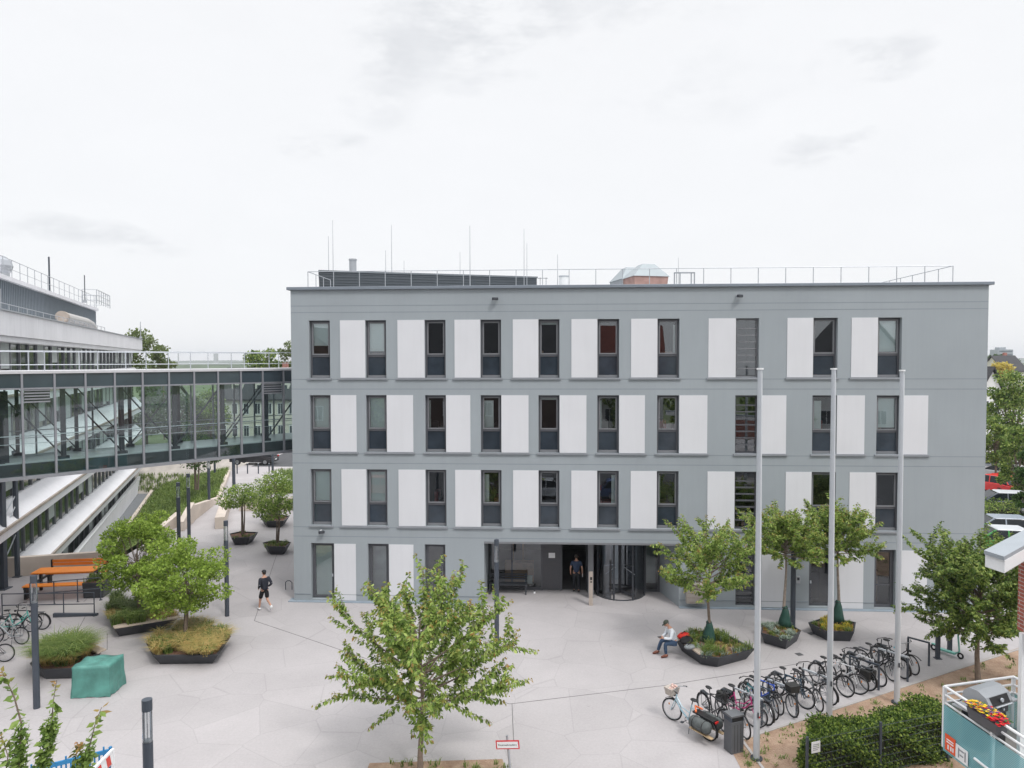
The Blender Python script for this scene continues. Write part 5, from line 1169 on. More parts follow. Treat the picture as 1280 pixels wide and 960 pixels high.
BK=[ # front wheel contact px, colour, style, extra
((906,916),(.03,.03,.035),'trek',dict(bag=None),'black trekking bicycle standing directly behind the litter bin'),
((931,923),(.10,.10,.11),'mtb',dict(rack=False),'dark mountain bicycle at the kerb right of the litter bin'),
((945,910),(.55,.05,.22),'city',dict(bag=(.03,.03,.03)),'bicycle with pink frame and black bags in the first rack'),
((957,906),(.03,.14,.16),'trek',dict(),'black trekking bicycle half hidden by the nearest flagpole'),
((967,899),(.03,.06,.10),'trek',dict(rack=False),'dark blue-black bicycle just right of the nearest flagpole'),
((973,893),(.04,.11,.55),'mtb',dict(rack=False),'bright blue mountain bicycle in the second rack'),
((990,896),(.025,.025,.028),'mtb',dict(rack=True,basket=(.03,.03,.03)),'black bicycle with a black front box between blue bicycle and the middle flagpole'),
((1006,886),(.02,.06,.10),'trek',dict(),'dark trekking bicycle with blue-rimmed front wheel left of the middle flagpole'),
((1023,889),(.14,.15,.16),'mtb',dict(rack=False),'black mountain bicycle leaning close to the middle flagpole'),
((1036,881),(.30,.31,.33),'trek',dict(),'silver trekking bicycle behind the middle flagpole'),
((1056,871),(.03,.03,.03),'city',dict(),'black city bicycle just right of the middle flagpole'),
((1072,868),(.60,.61,.63),'road',dict(rack=False),'white framed racing bicycle in the third rack'),
((1084,863),(.04,.05,.06),'trek',dict(bag=(.02,.02,.02)),'dark bicycle with panniers in the third rack'),
((1098,858),(.62,.63,.66),'trek',dict(),'white bicycle with reflectors left of the farthest flagpole'),
((1114,851),(.03,.03,.035),'mtb',dict(),'black bicycle behind the farthest flagpole'),
((1128,848),(.03,.04,.045),'trek',dict(seatcover=('teal',(.02,.30,.38))),'black bicycle with teal saddle cover in the last rack'),
((1141,843),(.02,.02,.022),'city',dict(),'black city bicycle at the right end of the row by the bent hoop')]
for i,(pc,col,stl,kw,lab) in enumerate(BK):
    rn=random.Random(200+i); ang=math.atan2(hd.y,hd.x)+rn.uniform(-.22,.22); dvv=Vector((math.cos(ang),math.sin(ang),0)); flip=(i in (3,9,12,15))
    pos=G(*pc)-dvv*.55
    if flip: ang+=PI; pos=G(*pc)-dvv*.53
    bike(lab,pos,ang,col,stl,seed=300+i,**kw)
# long-tail cargo bike
Pf=G(840,900); Pr=G(877,921); dv=(Pf-Pr).normalized(); ang=math.atan2(dv.y,dv.x); pos=Pf-dv*.55
e=bike('pale blue longtail cargo bicycle with a rolled grey bag and basket, first of the row',pos,ang,(.36,.52,.60),'city',cargo=True,steer=.25,lean=0,basket=(.45,.40,.36),seed=5)
part('cargo_deck',M_black,e,lambda g:g.box((-.72,0,.66),(.75,.24,.05)),.01)
for s in (-1,1): part('cargo_bag',mat('grey_canvas',(.09,.10,.10),.85,.2,8,bump=.5,bscale=14),e,lambda g:g.tube([(-.40,s*.2,.48),(-.45,s*.22,.48),(-1.02,s*.22,.48),(-1.08,s*.2,.48)],[.10,.165,.165,.10],12),smooth=True)
part('bag_strap',M_black,e,lambda g:[g.torus((x,s*.22,.48),(1,0,0),.168,.012,16,4) for x in (-.55,-.9) for s in (-1,1)])
for s in (-1,1): part('running_board',mat('plywood',(.55,.40,.24),.6,.1,6),e,lambda g:g.box((-.78,s*.24,.27),(.8,.11,.025)))
part('tail_light',mat('tail_red',(.6,.02,.02),.3,.05),e,lambda g:g.box((-1.13,0,.64),(.03,.12,.05)))
part('flowers',mat('artificial_flowers',(.65,.45,.40),.7,.5,20),e,lambda g:[g.ell((.56+random.uniform(-.1,.1),random.uniform(-.14,.14),1.0+random.uniform(0,.05)),(.04,.04,.03),6,4) for _ in range(10)])
part('child_seat_ring',mat('orange_hoop',(.7,.17,.06),.5,.05),e,lambda g:g.tube([(-.5,-.14,.72),(-.35,0,.80),(-.5,.14,.72)],.03,8))
# bicycles at the left edge
Pw=G(53,787); bike('black bicycle beside the ramp rail at the left edge',Pw-Vector((.53,.05,0)),PI+.06,(.02,.02,.024),'trek',steer=.05,seed=41)
Pw=G(28,805); bike('silver and teal bicycle in front of the black one at the left edge',Pw-Vector((.53,-.02,0)),PI-.12,(.35,.38,.40),'mtb',steer=.1,seed=42,rack=True)
Pw=G(18,795); bike('teal framed bicycle with raised handlebar at the left edge',Pw-Vector((.1,-.25,0)),.35,(.06,.36,.32),'city',steer=.3,seed=43)
Pw=G(4,829); bike('black bicycle mostly cut off by the left picture edge',Pw-Vector((.53,0,0)),PI+.2,(.02,.02,.022),'mtb',steer=0,seed=44,rack=False)
# racks
row0=G(925,892); 
for i,(pa,lab) in enumerate((((917,893),'first bicycle rack hoop, among the bicycles behind the nearest flagpole'),((960,882),'second bicycle rack hoop beneath the blue bicycle'),((1004,868),'third bicycle rack hoop left of the middle flagpole'),((1062,850),'fourth bicycle rack hoop, dark post standing among the white bicycles'),((1098,840),'fifth bicycle rack hoop left of the farthest flagpole'),((1134.8,825),'last bicycle rack hoop, standing free at the right end of the row'))):
    P=G(*pa); dv=Vector((.62,-.78,0)); L=.95 
    if i==5: Q=G(1161,832.5); dv=(Q-P); L=dv.length; dv.normalize()
    e=empty('bike_rack',lab,'bike rack',tuple(P),0,'bicycle rack hoops in a row')
    for t in (0,L): p=P+dv*t; worldpart('upright',M_slate,e,lambda g:g.beam(p,p+Vector((0,0,.80)),.05,.05))
    worldpart('crossbar',M_slate if i in (3,5) else M_alu,e,lambda g:g.beam(P-dv*.02+Vector((0,0,.825)),P+dv*(L+.02)+Vector((0,0,.825)),.05,.05))
# scooter
P=G(1183,818); q=G(1204,825); e=empty('kick_scooter','mint green electric kick scooter lying by the tree in the right corner','scooter',tuple(P),math.atan2((q-P).y,(q-P).x))
M_mint=mat('mint_paint',(.22,.52,.45),.4,.05)
part('deck',M_mint,e,lambda g:g.box((0,0,.13),(.62,.15,.07)),.015)
part('front_wheel',M_tyre,e,lambda g:g.torus((.48,0,.115),(0,1,0),.085,.032,20,7)); part('rear_wheel',M_tyre,e,lambda g:g.torus((-.45,0,.115),(0,1,0),.085,.032,20,7))
part('stem',M_mint,e,lambda g:g.tube([(.3,0,.14),(.44,0,.26),(.36,0,1.12)],.032,8)); part('handlebar',M_black,e,lambda g:g.tube([(.36,-.25,1.13),(.36,.25,1.13)],.017,6)); part('rear_guard',M_mint,e,lambda g:g.box((-.42,0,.24),(.2,.08,.03)))
P=G(1172,823); e=empty('post_stub','short dark steel post beside the mint scooter','post',tuple(P)); part('shaft',M_slate,e,lambda g:g.box((0,0,.45),(.12,.12,.9))); part('base_plate',M_slate,e,lambda g:g.box((0,0,.01),(.22,.22,.02)))
P=G(1187,815); e=empty('post_stub','second short dark steel post behind the mint scooter','post',tuple(P)); part('shaft',M_slate,e,lambda g:g.box((0,0,.45),(.12,.12,.9))); part('base_plate',M_slate,e,lambda g:g.box((0,0,.01),(.22,.22,.02)))
# litter bin
P=G(917,938); e=empty('litter_bin','square dark grey litter bin at the corner of the soil bed','bin',tuple(P),R(20))
part('body',mat('bin_grey',(.10,.105,.115),.5,.08),e,lambda g:g.box((0,0,.44),(.40,.34,.88)),.01)
part('opening',M_black,e,lambda g:(g.box((0,-.005,.94),(.36,.30,.12))))
part('lid',mat('bin_lid',(.13,.135,.145),.45,.08),e,lambda g:g.box((0,0,1.03),(.42,.36,.06)),.012)
for s in (-.19,.19): part('lid_post',M_slate,e,lambda g:g.box((s,0,.94),(.03,.33,.12)))
part('door_seam',M_black,e,lambda g:[g.box((x,-.172,.42),(.008,.004,.76)) for x in (-.1,0,.1)])
# ================================================================ CARS
def car(label,pos,rz,col,kind='hatch',group='parked cars',roofcol=None):
    e=empty('parked_car',label,'car',tuple(pos),rz,group)
    pc=mat('car_%02d%02d%02d'%tuple(int(c*99) for c in col),col,.25,.03,spec=.7)
    L=4.2 if kind=='hatch' else 4.6; h=L/2; W=.88
    low=[(-h,.30),(-h-.0,.62),(-h+.05,.86),(-h+.9,.94),(.9,.94),(h-.25,.80),(h,.60),(h,.30)]
    cab=[(-h+.12,.92),(-h+.45,1.40),(-h+1.0,1.47),(.1,1.47),(.95,.93)] if kind=='hatch' else [(-h+.08,.92),(-h+.40,1.42),(-h+1.0,1.48),(.2,1.46),(1.1,.93)]
    def ex(g,prof,w0,w1f):
        n=len(prof); k=g.pts([(x,-w0*(w1f(z)),z) for x,z in prof]+[(x,w0*(w1f(z)),z) for x,z in prof])
        g.f.append(tuple(k+i for i in reversed(range(n)))); g.f.append(tuple(k+n+i for i in range(n)))
        for i in range(n): j=(i+1)%n; g.f.append((k+i,k+j,k+n+j,k+n+i))
    part('body',pc,e,lambda g:ex(g,low,W,lambda z:1-.06*abs(z-.6)),.05)
    wn=part('windows',mat('car_glass',(.015,.02,.024),.12,.1,spec=.35),e,lambda g:ex(g,cab,W*.93,lambda z:1-.28*(z-.9)),.03)
    top=[(x,z) for x,z in cab if z>1.38]
    part('roof',pc if roofcol is None else mat('car_roof_white',roofcol,.3,.03),e,lambda g:g.hexa([(top[0][0]-.02,-.68,1.44),(.05,-.68,1.44),(.05,.68,1.44),(top[0][0]-.02,.68,1.44),(top[0][0]+.15,-.62,1.51),(-.05,-.62,1.51),(-.05,.62,1.51),(top[0][0]+.15,.62,1.51)]),.02)
    def pill(g):
        for s in (-1,1):
            for (x0,z0),(x1,z1) in (((.95,.93),(.1,1.47)),((-h+.15,.93),(-h+.55,1.45)),((-.5,.93),(-.5,1.46))): g.beam((x0,s*W*.93*(1-.28*(z0-.9)),z0),(x1,s*W*.93*(1-.28*(z1-.9)),z1),.05,.07)
    part('pillar',pc,e,pill)
    for x in (-h+.8,h-.85):
        for s in (-1,1):
            w=part('wheel',M_tyre,e,lambda g:g.tube([(x,s*.68,.32),(x,s*.86,.32)],.32,18)); part('rim',M_rim,w,lambda g:g.tube([(x,s*.862,.32),(x,s*.872,.32)],.2,14))
    for s in (-1,1):
        part('headlight',mat('lamp_clear',(.6,.62,.65),.1,.03),e,lambda g:g.box((h-.1,s*.62,.68),(.16,.36,.14)),.02); part('tail_light',mat('tail_red2',(.45,.015,.015),.2,.03),e,lambda g:g.box((-h+.02,s*.7,.82),(.1,.24,.18)),.02)
        part('mirror',pc,e,lambda g:g.box((.8,s*.98,.98),(.12,.2,.13)),.02)
    part('number_plate',M_white,e,lambda g:(g.box((-h-.01,0,.55),(.02,.5,.11)),g.box((h+.01,0,.45),(.02,.5,.11))))
    return e
def carat(px,py,rz,col,kind,label,**k): car(label,G(px,py),R(rz),col,kind,**k)
carat(1236,615,115,(.60,.03,.03),'hatch','bright red parked hatchback in the lot beyond the grey building')
carat(1256,612,118,(.55,.03,.03),'hatch','second red car partly behind the tree right of the red hatchback')
carat(1248,600,120,(.55,.56,.58),'wagon','silver car parked behind the red hatchback')
carat(1268,596,120,(.60,.60,.60),'wagon','white car parked at the far right behind the tree crowns')
carat(1238,591,115,(.25,.27,.30),'hatch','grey car farthest back, partly behind the building corner')
carat(1244,640,165,(.18,.20,.24),'wagon','dark blue-grey car with a pale roof above the low shrub bed',roofcol=(.55,.57,.6))
carat(1238,676,168,(.30,.34,.40),'wagon','blue-grey estate car parked above the green car')
carat(1240,692,168,(.05,.33,.08),'hatch','bright green small car with a white roof beside the building corner',roofcol=(.72,.73,.74))
P=G(318,580); car('dark car with red tail lights on the far road under the footbridge',P,R(176),(.03,.03,.035),'wagon')
carat(285,576,0,(.04,.04,.045),'hatch','black car at the far road left of the bollards')
for x,y,c_,k_,lab in ((0.6,7.0,(.45,.47,.5),'wagon','silver estate car on the near street, mirrored in the lower middle windows'),(-5.6,7.2,(.03,.03,.04),'hatch','black hatchback on the near street left of the mirrored silver car'),(6.4,6.8,(.06,.10,.22),'hatch','dark blue hatchback on the near street right of the mirrored silver car'),(13.5,7.0,(.5,.5,.5),'hatch','pale grey hatchback on the near street, farthest right of its row'),(-12.5,7.1,(.3,.04,.03),'wagon','dark red estate car on the near street, farthest left of its row')):
    car(lab,Vector((x,y,.004)),0,c_,k_,'cars parked on the near street, mirrored in the windows')
# ================================================================ FAR BUILDINGS
def house(label,px0,px1,Y,zg,ze,zr,wallm,roofm,depth=9,rows=2,cols=4,rz=0,name='house',group=None,gable=False,dorm=0,x0=None,x1=None):
    x0=V(px0,500,Y).x if x0 is None else x0; x1=V(px1,500,Y).x if x1 is None else x1; w=x1-x0; cx=(x0+x1)/2
    e=empty(name,label,'house',(cx,Y,zg),R(rz),group); H=ze-zg; hr=zr-zg
    part('wall',wallm,e,lambda g:g.box((0,depth/2,H/2),(w,depth,H)))
    if gable:
        part('gable_wall',wallm,e,lambda g:g.hexa([(-w/2,0,H),(w/2,0,H),(w/2,depth,H),(-w/2,depth,H),(-.01,0,hr-.15),(.01,0,hr-.15),(.01,depth,hr-.15),(-.01,depth,hr-.15)]))
        rf=part('roof',roofm,e,lambda g:[g.hexa([(s*(w/2+.4),-.4,H-.3),(0,-.4,hr),(0,depth+.4,hr),(s*(w/2+.4),depth+.4,H-.3),(s*(w/2+.4),-.4,H-.1),(0,-.4,hr+.2),(0,depth+.4,hr+.2),(s*(w/2+.4),depth+.4,H-.1)]) for s in (-1,1)])
    else:
        part('gable_wall',wallm,e,lambda g:g.hexa([(-w/2,0,H),(w/2,0,H),(w/2,depth,H),(-w/2,depth,H),(-w/2,depth/2-.01,hr-.15),(w/2,depth/2-.01,hr-.15),(w/2,depth/2+.01,hr-.15),(-w/2,depth/2+.01,hr-.15)]))
        rf=part('roof',roofm,e,lambda g:[g.hexa([(-w/2-.4,a,H-.25),(w/2+.4,a,H-.25),(w/2+.4,depth/2,hr),(-w/2-.4,depth/2,hr),(-w/2-.4,a,H-.05),(w/2+.4,a,H-.05),(w/2+.4,depth/2,hr+.2),(-w/2-.4,depth/2,hr+.2)]) for a in (-.4,depth+.4)])
        part('chimney',M_brick,rf,lambda g:g.box((w*.2,depth/2+.8,hr),(.7,.7,1.8)))
    faces=[(-.03,1)] + ([(depth+.03,-1)])
    for yy,sg in faces:
        for r in range(rows):
            for c in range(cols):
                x=-w/2+w*(c+.5)/cols; z=H*(r+.55)/rows; ww=min(1.1,w/cols*.42); wh=min(1.5,H/rows*.5)
                f=part('window',M_white,e,lambda g:g.box((x,yy,z),(ww+.14,.06,wh+.14))); part('pane',mat('house_pane',(.035,.045,.055),.08,.2,spec=.8),f,lambda g:(g.box((x-ww*.26,yy-.035*sg,z),(ww*.44,.01,wh*.92)),g.box((x+ww*.26,yy-.035*sg,z),(ww*.44,.01,wh*.92))))
    for k in range(dorm):
        x=-w/2+w*(k+.7)/(dorm+.4); part('dormer',wallm,e,lambda g:g.box((x,depth*.22,H+(hr-H)*.35),(1.5,1.6,1.2))); part('dormer_window',mat('house_pane',(.03,.04,.05),.1,.2),e,lambda g:g.box((x,depth*.22-.81,H+(hr-H)*.35),(.9,.03,.8)))
    return e
M_cream=mat('cream_render',(.62,.60,.53),.9,.05,.5)
house('long cream house with a slate roof seen through the right half of the footbridge',272,372,97,-.5,5.6,9.6,M_cream,M_slateroof,rows=2,cols=7,dorm=3)
house('small pale house seen through the footbridge behind the dark trees',172,206,104,LOW,4.0,7.0,M_white_wall,M_slateroof,rows=2,cols=3)
house('white gabled house with dark roof behind the right-hand parking lot',1226,1253,76,0,7.2,9.8,M_white_wall,M_slateroof,rows=2,cols=2,gable=True)
house('grey roofed house in front of the distant tower block',1255,1282,170,0,8.0,11.5,M_cream,M_slateroof,rows=2,cols=3)
P=V(1251.5,450,650); e=empty('tower_block','distant pale grey tower block on the horizon at the right','tower block',(P.x,650,0)); zt=V(1251,437,650).z
part('wall',mat('tower_grey',(.30,.33,.37),.8,.05,.1),e,lambda g:(g.box((0,0,zt/2),(13,12,zt)),g.box((-1,0,zt+1),(6,6,2.2)))); part('window_band',mat('tower_glass',(.10,.12,.15),.3,.05),e,lambda g:[g.box((0,-6.05,3+k*3),(12,.1,1.2)) for k in range(int(zt/3))])
for px,w,h_,lab in ((270,7,4.0,'tiny distant chimney stack on the horizon above the footbridge'),(223,2,9,'thin distant mast on the horizon above the footbridge')):
    P=V(px,450,1500); e=empty('distant_stack',lab,'chimney',(P.x,1500,0)); part('shaft',mat('stack_grey',(.4,.42,.45),.9,.05),e,lambda g:g.box((0,0,11+h_/2),(w,w,22+h_))); part('rim',mat('stack_grey',(.4,.4,.4),.9,.05),e,lambda g:g.box((0,0,22+h_),(w*1.1,w*1.1,1)))
# houses and trees behind the viewpoint, seen mirrored in the windows
M_pink=mat('terracotta_render',(.22,.15,.125),.9,.06,.6)
house('brick gabled house opposite the grey building, mirrored in its left windows',0,0,-24,0,9.5,14.5,M_pink,M_slateroof,x0=-36,x1=-21,rows=3,cols=4,gable=True,depth=10)
house('dark roofed house opposite the entrance, mirrored in the upper middle windows',0,0,-26,0,10.5,18,mat('brown_gable',(.09,.06,.05),.9,.1,.6),M_slateroof,x0=-18.5,x1=3,rows=3,cols=5,depth=11,dorm=3)
house('red roofed house opposite, mirrored in the sixth window column',0,0,-27,0,9,14.6,M_white_wall,M_tile,x0=4.5,x1=11.5,rows=3,cols=3,depth=10)
house('white gabled house opposite the flagpoles, mirrored in the right windows',0,0,-26,0,9.0,15.5,M_white_wall,M_slateroof,x0=27,x1=38,rows=3,cols=4,depth=10,gable=True)
for i,(x,y,h) in enumerate(((-19,-16,11),(7,-18,10.5),(15,-18,11),(44,-17,10),(-38,-16,9),(22,-13,8))):
    clump(['tall dark tree opposite, between the brick house and the red roofed house','bushy tree opposite, right of the red roofed house','taller tree opposite, left of the white red-roofed house','tree opposite at the far right of the mirrored street','tree opposite at the far left of the mirrored street','low tree opposite in front of the white red-roofed house'][i],(x,y,0),h,h*.62,3.2,h*.33,30,60,.5,LG_mid,400+i,'trees across the street, mirrored in the windows',trunk=.25)
# ================================================================ RIGHT NEIGHBOUR: EAVE, BRICK, BALCONY
c0=G(1181,858,3.85); Yc=c0.y
NB=empty('brick_house','red brick house with white eave and balcony at the right edge of the picture','house',(c0.x+2,c0.y,0))
# balcony edges: back edge and front-left edge directions (rail top z)
zr_=3.95; cA=V(1181,858,14.8); zr_=cA.z
def Gz(x,y): return G(x,y,zr_)
cB=Gz(1267,846); cC=Gz(1300,935); cD=Gz(1300,862)
zf=zr_-1.12
def rails(g):
    for k,r in ((0,.028),(-.17,.024),(-.34,.022)):
        for a,b in ((cA,cB),(cB,cD),(cA,cC)): g.tube([a+Vector((0,0,k)),b+Vector((0,0,k))],r,8)
worldpart('balcony_rail',M_white,NB,rails)
for p in (cA,cB,cA.lerp(cC,.55),cC): worldpart('balcony_post',M_white,NB,lambda g:g.beam(p+Vector((0,0,-1.3)),p,.06,.06))
ex=(cC-cA).normalized()*6
worldpart('balcony_floor',mat('balcony_floor',(.20,.19,.18),.9,.1),NB,lambda g:g.prism([(cA.x,cA.y),(cC.x+ex.x*.3,cC.y+ex.y*.3),(cC.x+5,cC.y),(cB.x+5,cB.y),(cB.x,cB.y)],zf-.18,zf))
def screen(a,b,k0=-.36,k1=-1.35):
    d=(b-a).normalized(); n=int((b-a).length/.12)
    return [a+Vector((0,0,k0)),b+Vector((0,0,k0)),b+Vector((0,0,k1)),a+Vector((0,0,k1))]
def screenmat():
    m,n,out=nt('teal_mesh_fabric'); N=n.nodes; L=n.links
    b=N.new('ShaderNodeBsdfPrincipled'); b.inputs['Roughness'].default_value=.6; b.inputs['Base Color'].default_value=(.20,.46,.51,1); t=N.new('ShaderNodeBsdfTransparent'); t.inputs[0].default_value=(.8,.95,.95,1)
    tc=N.new('ShaderNodeTexCoord'); w=N.new('ShaderNodeTexWave'); w.bands_direction='Z'; w.inputs['Scale'].default_value=9; L.new(tc.outputs['Object'],w.inputs['Vector'])
    mr=N.new('ShaderNodeMapRange'); mr.inputs[3].default_value=.5; mr.inputs[4].default_value=.92; L.new(w.outputs['Fac'],mr.inputs[0])
    mx=N.new('ShaderNodeMixShader'); L.new(mr.outputs[0],mx.inputs[0]); L.new(t.outputs[0],mx.inputs[1]); L.new(b.outputs[0],mx.inputs[2]); L.new(mx.outputs[0],out.inputs[0]); return m
M_teal=screenmat()
o1=Vector((-.04,-.04,0))
worldpart('privacy_screen',M_teal,NB,lambda g:(g.face([p+o1 for p in screen(cA,cC+ex*.3)]),g.face([p+Vector((0,.03,0)) for p in screen(cA,cB)]),g.face(screen(cB,cD))))
d1=(cC-cA).normalized(); worldpart('screen_batten',M_white,NB,lambda g:g.tube([cA+d1*.9+Vector((-.07,-.07,-1.0)),cC+d1*2+Vector((-.07,-.07,-1.1))],.025,8))
# wall, post, eave
pb=V(1276,700,13.6)
zt_=V(1276,704,13.2).z; zb_=V(1276,799,13.2).z; xl=V(1272,760,13.7).x
worldpart('brick_wall',M_brick,NB,lambda g:g.box((xl+2.5,13.45,(zt_+zb_)/2),(5,.5,zt_-zb_)))
worldpart('white_post',M_white,NB,lambda g:g.box((V(1277.5,850,13.5).x,13.5,zb_/2+.0),(.09,.09,zb_)))
ez=V(1255.6,717,12.4).z
EA=G(1255.6,717,ez); EB_=G(1231,708.5,ez); EC=G(1300,690,ez); s1_=(EC-EA).normalized(); s2_=(EB_-EA)
pol=[EA,EA+s1_*7,EA+s1_*7+s2_,EB_]
worldpart('eave',M_white,NB,lambda g:g.hexa(pol+[p+Vector((0,0,.24)) for p in pol]),bevel=.01)
pc_=sum(pol,Vector())/4; pol2=[p+(pc_-p).normalized()*(-.05)+Vector((0,0,.242)) for p in pol]
worldpart('roof_sheet',mat('roof_sheet_grey',(.30,.33,.36),.5,.05),NB,lambda g:g.hexa(pol2+[p+Vector((0,0,.07)) for p in pol2]))
# banner on the screen
pB=cA+d1*.05+Vector((-.06,-.06,-.98)); az=math.atan2(d1.y,d1.x)
e=empty('banner','small orange and white banner tied to the lower corner of the teal screen','banner',tuple(pB),az)
part('orange_field',mat('banner_orange',(.75,.10,.03),.6,.05),e,lambda g:g.box((.17,-.0,-.12),(.30,.008,.34))); part('white_field',M_white,e,lambda g:g.box((.50,-.0,-.15),(.34,.008,.30)))
part('orange_lettering',M_white,e,lambda g:(g.box((.17,-.006,-.05),(.2,.004,.025)),g.box((.17,-.006,-.10),(.2,.004,.025)),g.box((.12,-.006,-.2),(.04,.004,.09)),g.box((.20,-.006,-.2),(.04,.004,.09)),g.box((.26,-.006,-.2),(.03,.004,.09))))
part('grey_lettering',mat('print_grey',(.25,.26,.28),.6,.05),e,lambda g:(g.box((.42,-.006,-.15),(.03,.004,.2)),g.box((.50,-.006,-.08),(.13,.004,.03)),g.box((.50,-.006,-.18),(.10,.004,.03)),g.box((.60,-.006,-.15),(.03,.004,.2))))
# grill
gx=V(1228,900,14.2); e=empty('gas_grill','silver and black gas grill with closed lid on the balcony','grill',(G(1230,874,zr_-.15).x+.05,G(1230,874,zr_-.15).y,zf),R(24))
Hg=zr_-zf+.02
part('cart',M_black,e,lambda g:(g.box((0,.05,.35),(.75,.45,.7)),),.01)
part('firebox',M_dark,e,lambda g:g.box((0,.05,.82),(.82,.5,.2)),.02)
def lid(g):
    prof=[(-.28,0),(-.30,.10),(-.22,.24),(-.05,.33),(.12,.33),(.24,.22),(.28,0)]; n=len(prof)
    k=g.pts([(-.38,y,.92+z) for y,z in prof]+[(.38,y,.92+z) for y,z in prof])
    g.f.append(tuple(k+i for i in range(n))); g.f.append(tuple(k+n+i for i in reversed(range(n))))
    for i in range(n): j=(i+1)%n; g.f.append((k+i,k+n+i,k+n+j,k+j))
part('lid',mat('grill_steel',(.38,.40,.42),.3,.05,metal=.6),e,lid,.01)
part('lid_window',M_black,e,lambda g:g.hexa([(-.28,-.31,1.0),(.28,-.31,1.0),(.28,-.30,1.0),(-.28,-.30,1.0),(-.28,-.235,1.15),(.28,-.235,1.15),(.28,-.22,1.15),(-.28,-.22,1.15)]))
part('lid_handle',M_alu,e,lambda g:(g.tube([(-.25,-.36,1.0),(.25,-.36,1.0)],.015,8),g.tube([(0,-.33,1.09),(0,-.30,1.09)],.04,12)))
for s in (-1,1): part('side_shelf',mat('shelf_grey',(.34,.36,.38),.4,.05),e,lambda g:g.box((s*.56,.02,.9),(.34,.45,.04)),.01)
part('control_knobs',M_alu,e,lambda g:[g.tube([(x,-.2,.82),(x,-.24,.82)],.025,10) for x in (-.2,0,.2)])
# flower box on the rail
fc=G(1240,885,zr_+.02); 
fpos=cA+d1*((G(1238,892,zr_)-cA).dot(d1)); e=empty('flower_box','dark flower box full of yellow, red and violet blossoms on the balcony rail','flower box',tuple(fpos+Vector((0,0,-.12))),az)
part('box',mat('box_grey',(.10,.10,.11),.5,.1),e,lambda g:g.prism([(-.36,-.10),(.36,-.10),(.36,.10),(-.36,.10)],-.12,.1,[(-.4,-.13),(.4,-.13),(.4,.13),(-.4,.13)]),.01)
rw=random.Random(9)
for nm,colr,n in (('yellow_flowers',(.75,.50,.02),110),('red_flowers',(.60,.01,.02),70),('violet_flowers',(.10,.03,.16),60),('leaves',(.05,.12,.03),50)):
    g=MB()
    for k in range(n):
        x=rw.uniform(-.42,.42); 
        if nm=='red_flowers' and rw.random()<.75: x=rw.uniform(.2,.48)
        if nm=='yellow_flowers': x=rw.uniform(-.44,.25)
        y=rw.uniform(-.17,.17); z=.13+.10*(1-(x/.5)**2)*(1-(y/.22)**2)+rw.uniform(-.02,.03)
        for q in range(5):
            a=q*1.256; g.leaf(Vector((x,y,z)),Vector((math.cos(a),math.sin(a),.25)).normalized(),.042,.04,UP)
    g.tip=[]; g.build(nm,mat('petal_'+nm,colr,.6,.1),e)
